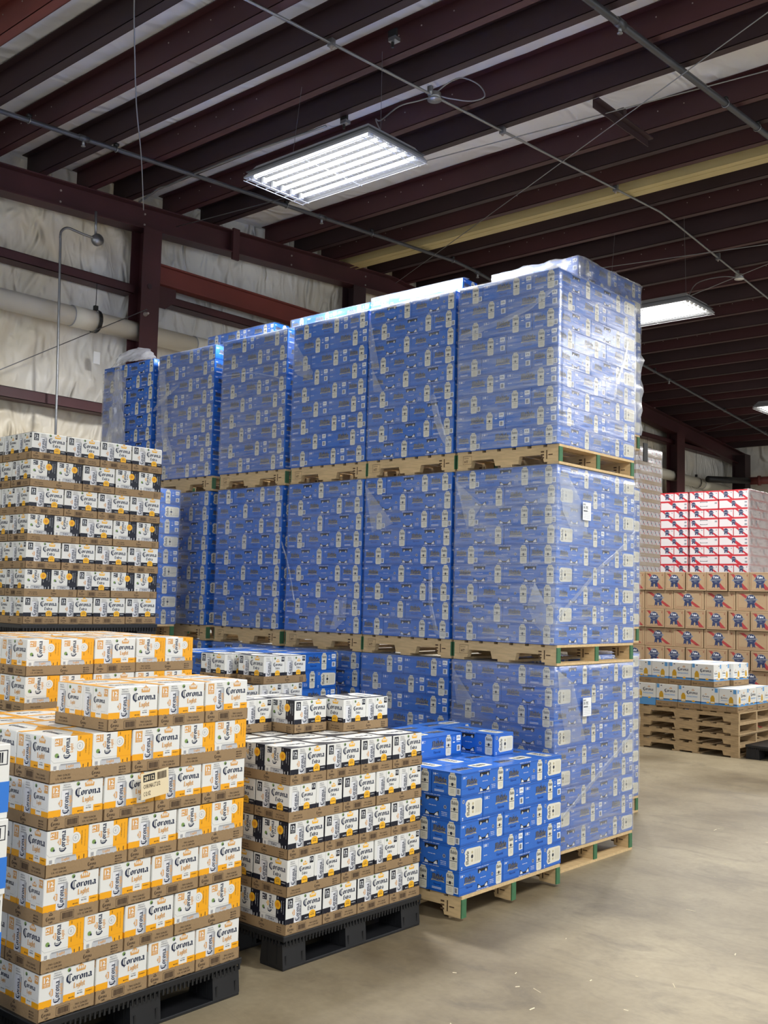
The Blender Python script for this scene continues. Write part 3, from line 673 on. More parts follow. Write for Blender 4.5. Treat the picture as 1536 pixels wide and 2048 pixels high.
def plastic_pallet_parts():
    d = MB(); d.box(-.41, .41, -.475, .475, .124, .15, 'plastic_black', .004)
    for i in range(46):
        y = -.46 + i * .0204; d.box(.405, .4106, y, y + .008, .104, .128, 'plastic_rib'); 
    for i in range(39):
        x = -.40 + i * .0204; d.box(x, x + .008, -.4756, -.47, .104, .128, 'plastic_rib')
    d.box(-.39, .39, -.455, .455, .108, .125, 'plastic_rib')
    f = MB(); f.prism([(-.075, 0), (.075, 0), (.066, .10), (-.066, .10)], 'y', -.07, .07, 'plastic_black')
    for s in (-1, 1): f.box(s * .03 - .004, s * .03 + .004, -.072, -.069, .01, .09, 'plastic_rib')
    for s in (-1, 1): f.box(.0735 if False else .071, .0745, s * .05 - .004, s * .05 + .004, .01, .05, 'plastic_rib')
    r = MB(); r.box(-.075, .075, -.47, .47, 0, .014, 'plastic_black', .003)
    return d.mesh('deck'), f.mesh('foot'), r.mesh('runner')
PP = plastic_pallet_parts()
def plastic_pallet(loc, rz, label):
    t = thing('plastic_pallet', label, 'pallet', loc, rz, 'black plastic pallets')
    link('deck', PP[0], t)
    for x in (-.33, 0, .33):
        link('runner', PP[2], t, (x, 0, 0))
        for y in (-.40, 0, .40): link('foot', PP[1], t, (x, y, .012))
    return t
def fr_at(fr, dx, dy): cx, cy, th = fr; return (cx + dx * math.cos(th) - dy * math.sin(th), cy + dx * math.sin(th) + dy * math.cos(th))

# ------------------------------------------------------------------ stretch film
def wrap(name, label, fr, x0, y1, z0, z1, mname, group='stretch film around the pallet loads', side=True, amp=.006, top=.10, seed=0, tag_it=True, y0=0, x1=0, ztop=None):
    """film in the frame fr: along the front from x0 to 0, round the corner and back to y1"""
    off = .007; path = []; st = .05
    n = max(2, int((x1 - x0) / st))
    for i in range(n + 1): path.append((x0 + (x1 - x0) * i / n, y0 - off, 0, -1))
    if side:
        path[-1] = (x1 + off * .6, y0 - off * .6, .7, -.7)
        n = max(2, int((y1 - y0) / st))
        for i in range(1, n + 1): path.append((x1 + off, y0 + (y1 - y0) * i / n, 1, 0))
    nz = max(2, int((z1 - z0) / st)); vs = []; fs = []; rows = []
    for j in range(nz + 1): rows.append((z0 + (z1 - z0) * j / nz, 0))
    if top: rows += [(z1 + .008, .02), (z1 + .012, top)]
    m = len(path)
    for (z, ins) in rows:
        for (x, y, nx, ny) in path:
            d = amp * (noise.noise(Vector((x * 3.1 + seed, y * 3.1, z * 9))) + .5 * noise.noise(Vector((x * 11, y * 11 + seed, z * 22))))
            d = max(d, -.003) - ins
            vs.append((x + nx * d, y + ny * d, z + (amp * .5 * noise.noise(Vector((x * 7, y * 7 + seed, 2))) if ins else 0)))
    for j in range(len(rows) - 1):
        for i in range(m - 1): a = j * m + i; fs.append((a, a + 1, a + m + 1, a + m))
    mb = MB(); mb.add(vs, fs, mname); o = link(name, mb.mesh(name, True), None, (fr[0], fr[1], 0), fr[2])
    if tag_it: tag(o, label, 'plastic film', group)
    return o
def fold(parent, pts, plane, mname='film_fold', width=None, seed=1):
    """crumpled fold of film lying on a side; pts in world (parent frame subtracted)"""
    px, py = parent.location.x, parent.location.y; vs = []; fs = []
    if width:
        n = len(pts) * 6; P = []
        for i in range(n + 1):
            t = i / n * (len(pts) - 1); k = min(int(t), len(pts) - 2); f = t - k
            P.append(Vector(pts[k]).lerp(Vector(pts[k + 1]), f))
        for i, p in enumerate(P):
            d = (P[min(i + 1, n)] - P[max(i - 1, 0)]).normalized(); nr = Vector((1, 0, 0)) if plane == 'x' else Vector((0, -1, 0)); s = d.cross(nr).normalized()
            w = width * (.55 + .6 * abs(noise.noise(Vector((i * .35, seed, 0)))) + .3 * math.sin(i / n * PI))
            for k, (a, h) in enumerate(((-1, 0), (-.4, .006), (0, .001), (.45, .007), (1, 0))): vs.append(p + s * w * a + nr * (h + .003))
        for i in range(n):
            for k in range(4): a = i * 5 + k; fs.append((a, a + 1, a + 6, a + 5))
    else:
        c = sum((Vector(p) for p in pts), Vector()) / len(pts); nr = Vector((1, 0, 0)) if plane == 'x' else Vector((0, -1, 0))
        rings = [1, .66, .33]; m = len(pts) * 3; P = []
        for i in range(m):
            a = Vector(pts[i // 3]); b = Vector(pts[(i // 3 + 1) % len(pts)]); P.append(a.lerp(b, (i % 3) / 3))
        for r in rings:
            for i, p in enumerate(P): vs.append(c.lerp(p, r) + nr * (.003 + .008 * abs(noise.noise(Vector((p.x * 9, p.z * 9 + r * 3, seed))))))
        vs.append(c + nr * .006)
        for r in range(2):
            for i in range(m): j = (i + 1) % m; fs.append((r * m + i, r * m + j, (r + 1) * m + j, (r + 1) * m + i))
        for i in range(m): fs.append((2 * m + i, 2 * m + (i + 1) % m, 3 * m))
    th = -parent.rotation_euler.z; c, s = math.cos(th), math.sin(th)
    vs = [((v[0] - px) * c - (v[1] - py) * s, (v[0] - px) * s + (v[1] - py) * c, v[2]) for v in vs]
    mb = MB(); mb.add(vs, fs, mname); o = link('film_fold', mb.mesh('film_fold', True), parent); o['label'] = 'crumpled white fold'; return o

def crumple(parent, A_line, B_line, n, amp, mname='film_bag', seed=3, out=(0, -1, 0), label='crinkled hanging sheet'):
    def at(L, t):
        t *= len(L) - 1; k = min(int(t), len(L) - 2); return Vector(L[k]).lerp(Vector(L[k + 1]), t - k)
    vs = []; o = Vector(out)
    for j in range(n + 1):
        for i in range(n + 1):
            p = at(A_line, i / n).lerp(at(B_line, i / n), j / n)
            q = noise.noise(Vector((p.x * 14, p.z * 5 + seed, p.y * 14))) + .6 * noise.noise(Vector((p.x * 31, p.z * 17, seed)))
            p = p + o * (amp * (.5 + abs(q))) - Vector((parent.location.x, parent.location.y, 0)); vs.append(p)
    fs = [(j * (n + 1) + i, j * (n + 1) + i + 1, (j + 1) * (n + 1) + i + 1, (j + 1) * (n + 1) + i) for j in range(n) for i in range(n)]
    mb = MB(); mb.add(vs, fs, mname); q = link('film_fold', mb.mesh('film_fold', True), parent); q['label'] = label

# ================================================================== THE SETTING
XW, YF = -9.75, 23.2           # gable wall, far wall
def zroof(y): return 5.83 + .056 * (min(y, 10.8) - 4.9) - .085 * max(0, y - 10.8)     # underside of the purlins
X1, Y0 = 7.0, -3.5
mb = MB(); mb.box(-10.2, X1, Y0, YF + .4, -.15, 0, 'concrete'); struct('floor', mb)
def sheet(nx, ny, fn, mname, name):
    mb = MB(); vs = [fn(i / nx, j / ny) for j in range(ny + 1) for i in range(nx + 1)]
    fs = [(j * (nx + 1) + i, j * (nx + 1) + i + 1, (j + 1) * (nx + 1) + i + 1, (j + 1) * (nx + 1) + i) for j in range(ny) for i in range(nx)]
    mb.add(vs, fs, mname); return struct(name, mb, True)
def wrinkle(a, b, s):
    v = noise.noise(Vector((a * .9, b * .5, s))) * .06
    w = noise.noise(Vector((a * 3.2 + noise.noise(Vector((a, b, s))) * 1.5, b * 1.3, s + 5)))
    return v + .05 * (1 - abs(w) * 2.2) + .014 * noise.noise(Vector((a * 9, b * 5, s)))
def wall_fn(u, v):
    y = Y0 + (YF + .2 - Y0) * u; z = v * (zroof(y) + .26)
    pin = abs(math.sin(min(1, abs(((z - .86) / 1.39) % 1)) * PI)) ** .5
    return (XW - .10 + wrinkle(y, z, 3) * (.4 + .6 * pin), y, z)
sheet(420, 110, wall_fn, 'wall_vinyl', 'wall_left')
sheet(160, 60, lambda u, v: (XW - .2 + (X1 + 9.95) * u, YF + .12 - wrinkle(u * 17, v * 5, 9), v * 5.4), 'wall_vinyl', 'wall_far')
PURL = [2.63, 3.17, 3.71, 4.24, 4.81, 5.38, 5.96, 6.42, 7.08, 7.63, 8.66, 9.17, 9.67, 10.585, 11.118, 11.662, 12.188, 12.818, 13.325, 13.927,
        14.423, 15.006, 15.513, 16.105, 16.582, 17.146, 17.614, 18.188, 18.637, 19.277, 19.821, 20.347, 20.863, 21.4, 21.95, 22.5]
def ceil_fn(u, v):
    y = Y0 + (YF + .2 - Y0) * v; x = XW - .15 + (X1 + 9.9) * u
    return (x, y, zroof(y) + .245 + .018 * noise.noise(Vector((x * .6, y * 2, 0))) + .008 * noise.noise(Vector((x * 4, y * 5, 4))))
sheet(150, 230, ceil_fn, 'roof_vinyl', 'ceiling')
ntrim = [0]
def trim(mb, smooth=False):
    ntrim[0] += 1; return struct('trim_%d' % ntrim[0], mb, smooth)
for i, y in enumerate(PURL):           # zed shaped purlins: web with a bottom flange reaching away
    mb = MB(); z = zroof(y); m = ('steel_red', 'steel_dark')[i % 2] if y > 5 else ('steel_dark', 'steel_red', 'steel_bright')[i % 3]
    far = 12.2 < y
    yf = y; yw = y - .085
    mb.box(XW, X1, yw, yw + .004, z, z + .23, m); mb.box(XW, X1, yw, yf, z, z + .005, m); mb.box(XW, X1, yf - .005, yf, z, z + .022, m)
    mb.box(XW, X1, yw - .06, yw, z + .225, z + .232, m)
    r = random.Random(i)
    if i % 2 == 0:
        for k in range(26):
            x = -9.4 + k * .28 + r.uniform(-.05, .05)
            if (k // 5) % 2 == i % 4 // 2: mb.cyl((x, yw - .004, z + .15), (x, yw + .001, z + .15), .006, 'bolt', 6)
    trim(mb)
mb = MB(); z = zroof(10.1)             # beige ridge purlin, wider than the others
mb.box(XW, X1, 9.90, 9.906, z - .01, z + .22, 'beige_steel'); mb.box(XW, X1, 9.90, 10.11, z - .015, z - .008, 'beige_steel'); mb.box(XW, X1, 9.98, 10.0, z - .022, z - .012, 'beige_steel'); trim(mb)
# rafter along the gable wall, following the two roof slopes
def ibeam(mb, y0, y1, zt0, zt1, x, wd, h0, h1, m):
    def slab(xa, xb, a0, b0, a1, b1): mb.add([(xa, y0, b0), (xb, y0, b0), (xb, y0, a0), (xa, y0, a0), (xa, y1, b1), (xb, y1, b1), (xb, y1, a1), (xa, y1, a1)],
                                             [(0, 3, 2, 1), (4, 5, 6, 7), (0, 1, 5, 4), (1, 2, 6, 5), (2, 3, 7, 6), (3, 0, 4, 7)], m)
    slab(x - wd / 2, x + wd / 2, zt0, zt0 - .014, zt1, zt1 - .014)
    slab(x - wd / 2, x + wd / 2, zt0 - h0 + .014, zt0 - h0, zt1 - h1 + .014, zt1 - h1)
    slab(x - .006, x + .006, zt0 - .014, zt0 - h0 + .014, zt1 - .014, zt1 - h1 + .014)
mb = MB(); ibeam(mb, Y0, 10.8, zroof(Y0), zroof(10.8), -9.60, .20, .29, .27, 'steel_red')
for y in (7.9,): mb.box(-9.52, -9.49, y - .05, y + .05, zroof(y) - .36, zroof(y) + .02, 'steel_red'); 
for y in (5.6, 6.65, 8.9, 10.3):
    for dz in (.08, .2): mb.cyl((-9.594, y, zroof(y) - dz), (-9.585, y, zroof(y) - dz), .012, 'bolt', 6)
trim(mb)
mb = MB(); ibeam(mb, 10.8, YF, zroof(10.8), zroof(YF), -9.60, .20, .27, .30, 'steel_red'); trim(mb)
def hcol(y, w, d, xf, ztop, m):
    mb = MB(); mb.box(xf - .012, xf, y - w / 2, y + w / 2, 0, ztop, m); mb.box(xf - d, xf - d + .012, y - w / 2, y + w / 2, 0, ztop, m)
    mb.box(xf - d + .012, xf - .012, y - .006, y + .006, 0, ztop, m); mb.box(xf - .01, xf + .012, y - w / 2 - .02, y + w / 2 + .02, 0, .02, m); return mb
# closed near side so the dark flank of the first column reads
mb = hcol(6.68, .24, .24, -9.46, zroof(6.68) - .27, 'steel_red')
mb.cyl((-9.46, 6.62, 4.68), (-9.40, 6.62, 4.68), .028, 'bolt', 10, r1=.012)
mb.cyl((-9.46, 6.66, 5.0), (-9.452, 6.66, 5.0), .03, 'steel_dark', 10)
trim(mb); trim(hcol(10.1, .24, .22, -9.50, zroof(10.1) - .27, 'steel_dark')); trim(hcol(14.6, .24, .22, -9.50, zroof(14.6) - .27, 'steel_dark'))
trim(hcol(19.75, .34, .24, -9.46, zroof(19.75) - .27, 'steel_red')); trim(hcol(22.75, .3, .3, -9.3, zroof(22.8) - .1, 'steel_dark'))
for (y0, y1, z, h) in ((Y0, 6.56, 5.02, .10), (Y0, 6.56, 3.64, .11), (6.8, 10.0, 5.0, .09), (6.8, 22.6, 3.64, .11), (Y0, 6.56, 2.25, .11), (10.2, 22.6, 5.0, .09)):
    mb = MB(); mb.box(-9.78, -9.60, y0, y1, z - .006, z, 'steel_red'); mb.box(-9.606, -9.60, y0, y1, z - h, z, 'steel_red'); mb.box(-9.78, -9.60, y0, y1, z - h, z - h + .006, 'steel_red'); trim(mb)
mb = MB(); mb.box(-9.575, -9.56, 6.81, 9.98, 5.10, 5.32, 'steel_bright'); mb.box(-9.66, -9.52, 6.81, 9.98, 5.30, 5.32, 'steel_bright'); mb.box(-9.66, -9.52, 6.81, 9.98, 5.09, 5.105, 'steel_bright')
mb.prism([(6.8, 4.84), (6.8, 5.09), (7.12, 5.09), (7.12, 4.95), (6.98, 4.84)], 'x', -9.60, -9.59, 'steel_red'); trim(mb)

# ------------------------------------------------------------------ pipes, conduits and cables overhead
def roofline(x, y0, y1, drop, step=.4):
    n = max(2, int((y1 - y0) / step)); return [(x, y0 + (y1 - y0) * i / n, zroof(y0 + (y1 - y0) * i / n) - drop) for i in range(n + 1)]
def hanger_ring(parent, x, y, z, r, top):
    mb = MB(); pts = [(x + r * math.sin(a), y, z + r * math.cos(a)) for a in [2 * PI * i / 14 for i in range(15)]]
    mb.tube(pts, .004, 'galv', 6); mb.cyl((x, y, z + r), (x, y, top), .004, 'galv', 6); mb.box(x - .02, x + .02, y - .02, y + .02, top - .02, top + .005, 'black')
    link('hanger', mb.mesh('hanger', True), parent)
def sprinkler(x, y0, y1, drop, r, label, ys):
    t = thing('sprinkler_pipe', label, 'pipe', (0, 0, 0)); mb = MB(); mb.tube(roofline(x, y0, y1, drop), r, 'pipe_dark', 12)
    link('pipe', mb.mesh('pipe', True), t)
    for y in ys: hanger_ring(t, x, y, zroof(y) - drop, r + .006, zroof(y) - .0)
    for y in ys[::2]:
        m2 = MB(); yy = y + .55; z = zroof(yy) - drop; m2.cyl((x, yy - .05, z), (x, yy + .05, zroof(yy + .05) - drop), r + .007, 'pipe_dark', 12); m2.cyl((x, yy, z), (x, yy, z - .07), .014, 'galv', 8); m2.cyl((x, yy, z - .07), (x, yy, z - .075), .022, 'galv', 8)
        link('coupling', m2.mesh('coupling', True), t)
    return t
sprinkler(-8.30, Y0, YF, .05, .022, 'grey sprinkler pipe under the purlins nearest the insulated wall', [4.5, 5.4, 7.6, 9.0, 10.6, 13.4, 16.3, 19.2, 21.2])
sprinkler(-3.62, Y0, 22.5, .05, .028, 'thick dark sprinkler pipe crossing the upper right corner of the ceiling', [6.0, 8.4, 9.1, 12.0, 15.5])
def smooth_path(P):
    if len(P) < 4: return P
    P = [Vector(p) for p in P]; out = []
    for i in range(len(P) - 1):
        a, b, c, d = P[max(i - 1, 0)], P[i], P[i + 1], P[min(i + 2, len(P) - 1)]
        for k in range(5):
            t = k / 5; out.append(.5 * ((2 * b) + (c - a) * t + (2 * a - 5 * b + 4 * c - d) * t * t + (3 * b - a - 3 * c + d) * t ** 3))
    return out + [P[-1]]
def run(name, pts, r, m, label, cat='conduit', n=8, grp=None):
    pts = smooth_path(pts)
    mb = MB(); mb.tube(pts, r, m, n); o = link(name, mb.mesh(name, True)); return tag(o, label, cat, grp)
t = thing('electrical_conduit', 'bright metal conduit running from top centre across all the purlins', 'conduit')
mb = MB(); mb.tube(roofline(-5.40, Y0, YF - .3, .03), .012, 'galv', 8); link('conduit', mb.mesh('conduit', True), t)
for y in (5.35, 7.6, 9.7, 12.3, 15.2):
    mb = MB(); mb.box(-5.425, -5.375, y - .02, y + .02, zroof(y) - .055, zroof(y) + .03, 'galv'); mb.cyl((-5.4, y, zroof(y) - .05), (-5.4, y, zroof(y) - .075), .01, 'bolt', 6); link('clamp', mb.mesh('clamp'), t)
def jbox(x, y, label, lid='galv'):
    z = zroof(y) - .035; t = thing('junction_box', label, 'junction box', (x, y, z)); mb = MB(); mb.cyl((0, 0, -.025), (0, 0, .03), .055, 'galv', 16)
    mb.box(-.02, .02, -.075, -.045, -.01, .07, 'galv'); link('body', mb.mesh('body', True), t)
    mb = MB(); mb.cyl((0, 0, -.032), (0, 0, -.025), .062, lid, 18); link('cover', mb.mesh('cover', True), t)
jbox(-5.40, 6.60, 'round metal junction box on the conduit above the near light'); jbox(-5.42, 13.0, 'round white-lidded junction box on the conduit above the middle light', 'white')
z = zroof(6.6)
run('power_cable', [(-5.38, 6.58, z - .02), (-5.30, 6.66, z + .08), (-5.22, 6.74, z + .13), (-5.12, 6.84, z + .08), (-5.08, 6.88, z - .02), (-5.16, 6.80, z - .07), (-5.30, 6.68, z - .05), (-5.36, 6.63, z - .03)], .006, 'galv', 'looped grey cable curling over the junction box', 'cable', 6)
run('power_cable', [(-5.40, 6.58, z - .04), (-5.50, 6.50, z - .08), (-5.58, 6.35, z - .16), (-5.60, 6.15, z - .35), (-5.52, 6.0, 5.5), (-5.35, 5.9, 5.28), (-5.3, 5.85, 5.16)], .006, 'galv', 'grey cable hanging from junction box down to the near light', 'cable', 6)
run('power_cable', [(-5.42, 12.98, zroof(13) - .05), (-5.50, 12.6, zroof(13) - .12), (-5.55, 12.0, zroof(13) - .35), (-5.45, 11.5, 5.25), (-5.35, 11.2, 5.14)], .006, 'galv', 'grey cable running from white-lidded box to the middle light', 'cable', 6)
run('electrical_conduit', [(-9.2, 6.30, 5.79), (-9.0, 6.31, 5.83), (-8.85, 6.31, 5.86), (-8.7, 6.31, 5.85), (-8.3, 6.315, 5.865), (-7.5, 6.33, 5.87), (-6.5, 6.40, 5.88)], .011, 'galv', 'thin conduit following the underside of a purlin beside the near light')
# wall conduit with its round box
run('riser_conduit', [(-9.42, 5.60, 1.2), (-9.42, 5.58, 3.2), (-9.42, 5.53, 5.0), (-9.42, 5.52, 5.24), (-9.42, 5.54, 5.31), (-9.42, 5.60, 5.35), (-9.42, 5.68, 5.345), (-9.42, 5.78, 5.335), (-9.42, 5.90, 5.33)], .013, 'galv', 'vertical metal conduit on the insulated wall, bent at its top')
mb = MB(); mb.cyl((-9.44, 5.95, 5.32), (-9.39, 5.95, 5.32), .062, 'galv', 18); tag(link('junction_box', mb.mesh('junction_box', True)), 'round grey box high on the insulated wall', 'junction box')
run('riser_conduit', [(-9.42, 5.93, 5.36), (-9.42, 5.92, 5.62)], .014, 'galv', 'short conduit stub rising from the round wall box')
# hanging rods and bracing cables
run('hanging_cable', [(-5.16, 3.43, 5.35), (-5.3, 3.53, 5.2), (-5.5, 3.68, 5.1), (-6.0, 4.05, 5.02), (-6.6, 4.52, 4.97), (-7.354, 5.083, 4.9)], .0045, 'galv', 'long thin hanging cable at upper left ending in a hook', 'cable', 5)
def brace(a, b, label): return run('brace_cable', [a, b], .005, 'galv', label, 'cable', 6, 'thin bracing cables')
brace((-9.45, 3.2, 2.72), (-9.40, 6.60, 4.72), 'thin bracing cable slanting up the insulated wall to the column')
brace((-9.48, 7.0, 5.78), (-2.2, 8.2, 5.99), 'thin bracing cable crossing behind the near light')
brace((-9.3, 10.6, 5.98), (-2.4, 6.9, 5.87), 'thin bracing cable slanting below the purlins at upper right')
brace((-9.3, 11.2, 5.98), (-2.0, 12.4, 5.9), 'thin bracing cable near the ridge behind the tall stack')
brace((-9.3, 14.4, 5.70), (-2.2, 11.4, 5.98), 'thin bracing cable slanting past the middle light')
brace((-9.3, 20.3, 5.22), (-4.0, 17.4, 5.45), 'thin bracing cable near the far light')
mb = MB(); mb.box(-4.47, -4.41, 7.62, 8.62, 5.96, 5.975, 'steel_dark'); mb.box(-4.47, -4.462, 7.62, 8.62, 5.90, 5.97, 'steel_dark'); mb.box(-4.47, -4.41, 8.05, 8.11, 5.97, 6.05, 'steel_dark')
tag(link('angle_brace', mb.mesh('angle_brace')), 'short dark steel angle spanning the bare gap between two purlins', 'beam')
def clampthing(x, y, label):
    z = zroof(y); mb = MB(); mb.box(x - .04, x + .04, y - .03, y - .01, z - .05, z + .03, 'black'); mb.box(x - .02, x + .05, y - .05, y + .01, z - .07, z - .04, 'galv'); mb.cyl((x, y - .02, z - .05), (x, y - .02, z - .11), .012, 'black', 8)
    tag(link('beam_clamp', mb.mesh('beam_clamp')), label, 'clamp')
clampthing(-6.30, 6.45, 'small black beam clamp left above the near light'); clampthing(-5.0, 5.62, 'grey beam clamp on a purlin at the top centre')

# drain pipe along the wall
t = thing('drain_pipe', 'large white plastic drain pipe slung along the insulated wall', 'pipe')
mb = MB(); mb.cyl((-9.62, Y0, 4.50), (-9.62, 7.55, 4.51), .105, 'pvc', 28); link('pipe', mb.mesh('pipe', True), t)
mb = MB(); mb.cyl((-9.62, 7.5, 4.51), (-9.62, 22.3, 4.20), .105, 'pvc', 28); link('pipe', mb.mesh('pipe', True), t)
for y in (5.95, 7.55, 7.85, 11.3, 18.9, 21.2):
    mb = MB(); zz = 4.51 if y < 7.5 else 4.51 - (y - 7.5) * .021; mb.cyl((-9.62, y - .14, zz), (-9.62, y + .14, zz), .112, 'pvc', 28); mb.cyl((-9.62, y - .148, zz), (-9.62, y - .14, zz), .113, 'silver_dark', 28); link('coupling', mb.mesh('coupling', True), t)
for y in (6.10, 18.6, 20.8):
    zz = 4.51 if y < 7.5 else 4.51 - (y - 7.5) * .021; mb = MB()
    pts = [(.125 * math.cos(a), .125 * math.sin(a)) for a in [PI * .5 + 2 * PI * i / 18 for i in range(19)]]
    for (a, b), (c, d) in zip(pts, pts[1:]):
        mb.add([(-9.62 + a, y - .02, zz + b), (-9.62 + a, y + .02, zz + b), (-9.62 + c, y + .02, zz + d), (-9.62 + c, y - .02, zz + d)], [(0, 1, 2, 3)], 'black')
    mb.box(-9.64, -9.60, y - .02, y + .02, zz + .12, zz + .17, 'black'); mb.cyl((-9.62, y, zz + .16), (-9.62, y, 4.92), .004, 'black', 6)
    link('hanger_strap', mb.mesh('hanger_strap'), t)
t = thing('sprinkler_riser', 'black and red horizontal pipe valve at the far corner', 'pipe'); 
mb = MB(); mb.cyl((-10.0 + .6, 20.9, 4.30), (-9.2, 22.6, 4.42), .07, 'black', 14); link('sleeve', mb.mesh('sleeve', True), t)
mb = MB(); mb.cyl((-9.2, 22.6, 4.42), (-8.75, 22.65, 4.42), .085, 'steel_bright', 14); mb.cyl((-9.02, 22.62, 4.42), (-8.96, 22.63, 4.42), .11, 'steel_bright', 14); link('valve', mb.mesh('valve', True), t)
mb = MB(); mb.cyl((-8.75, 22.65, 4.42), (-7.2, 22.75, 4.42), .07, 'black', 14); link('sleeve', mb.mesh('sleeve', True), t)
mb = MB(); mb.box(-9.64, -9.632, 6.11, 6.19, 4.06, 4.19, 'ink_white'); tag(link('wall_note', mb.mesh('wall_note')), 'small white sheet of paper stuck on the insulated wall', 'paper')

# ------------------------------------------------------------------ light fixtures
LX, LY = 1.38, .68
def fixture_parts():
    h = MB(); x, y = LX / 2, LY / 2; i = .07
    h.add([(-x, -y, .03), (x, -y, .03), (x, y, .03), (-x, y, .03), (-x + i, -y + i, .13), (x - i, -y + i, .13), (x - i, y - i, .13), (-x + i, y - i, .13)],
          [(0, 1, 5, 4), (1, 2, 6, 5), (2, 3, 7, 6), (3, 0, 4, 7), (4, 5, 6, 7)], 'lamp_housing')
    rf = MB(); rf.add([(-x + .01, -y + .01, .075), (x - .01, -y + .01, .075), (x - .01, y - .01, .075), (-x + .01, y - .01, .075)], [(0, 1, 2, 3)], 'reflector')
    cp = MB(); cp.box(-.012, .012, -.018, .018, .026, .072, 'guard')
    for s in (-1, 1):
        h.box(-x, x, min(s * y, s * (y - .006)), max(s * y, s * (y - .006)), .02, .035, 'lamp_housing'); h.box(min(s * x, s * (x - .006)), max(s * x, s * (x - .006)), -y, y, .02, .035, 'lamp_housing')
    tb = MB(); tb.cyl((-x + .06, 0, .046), (x - .06, 0, .046), .016, 'tube', 10)
    g = MB(); w = .0018
    for k in range(7):
        yy = -y + .02 + (LY - .04) * k / 6
        g.box(-x, x, yy - w, yy + w, .0, .005, 'guard')
        if k < 6:
            n = 23
            for q in range(n):
                xa = -x + LX * q / n; xb = -x + LX * (q + 1) / n; ya, yb = yy + .02, yy + (LY - .04) / 6 - .02
                if k % 1 == 0:
                    g.add([(xa, yy, .002), (xa + .005, yy, .002), (xb, yy + .035, .002), (xb - .005, yy + .035, .002)], [(0, 1, 2, 3)], 'guard')
                    g.add([(xb, yy, .002), (xb - .005, yy, .002), (xb - .0, yy + .035, .002), (xb - .005, yy + .035, .002)], [(0, 1, 2, 3)], 'guard')
    for xx in (-x, -x + .07, 0, x - .07, x): g.box(xx - w, xx + w, -y, y, .0, .005, 'guard')
    return h.mesh('housing'), tb.mesh('lamp_tube', True), g.mesh('wire_guard'), rf.mesh('reflector'), cp.mesh('lamp_holder')
FP = fixture_parts()
names = ['near ceiling light, bright six-tube fixture with a wire guard', 'middle ceiling light, bright fixture right of the tall wrapped stack', 'far ceiling light, small bright fixture at the right edge']
for i, (x, y, z) in enumerate(FIXTURES):
    t = thing('ceiling_light', names[i] if i < 3 else 'six-tube ceiling light hung outside the frame over the aisle', 'light', (x, y, z), 0, 'six-tube ceiling lights')
    hs = link('housing', FP[0], t); link('reflector', FP[3], hs)
    for k in range(6):
        tb = link('lamp_tube', FP[1], t, (0, -.265 + k * .106, 0))
        for sx in (-1, 1): link('lamp_holder', FP[4], tb, (sx * (LX / 2 - .048), 0, 0))
    link('wire_guard', FP[2], t)
    mb = MB()
    for sx in (-.5, .5): mb.cyl((sx, 0, .13), (sx * .9, .05, zroof(y) - z), .002, 'galv', 5)
    link('hanger', mb.mesh('hanger'), t)
    for sx in (-.45, 0, .45):
        L = bpy.data.lights.new('lamp_light', 'SPOT'); L.energy = SPOT_W; L.spot_size = math.radians(172); L.spot_blend = .55; L.shadow_soft_size = .16; L.color = (1.0, .985, .955)
        lo = bpy.data.objects.new('lamp_light', L); COL.objects.link(lo); lo.parent = t; lo.location = (sx, 0, -.01)

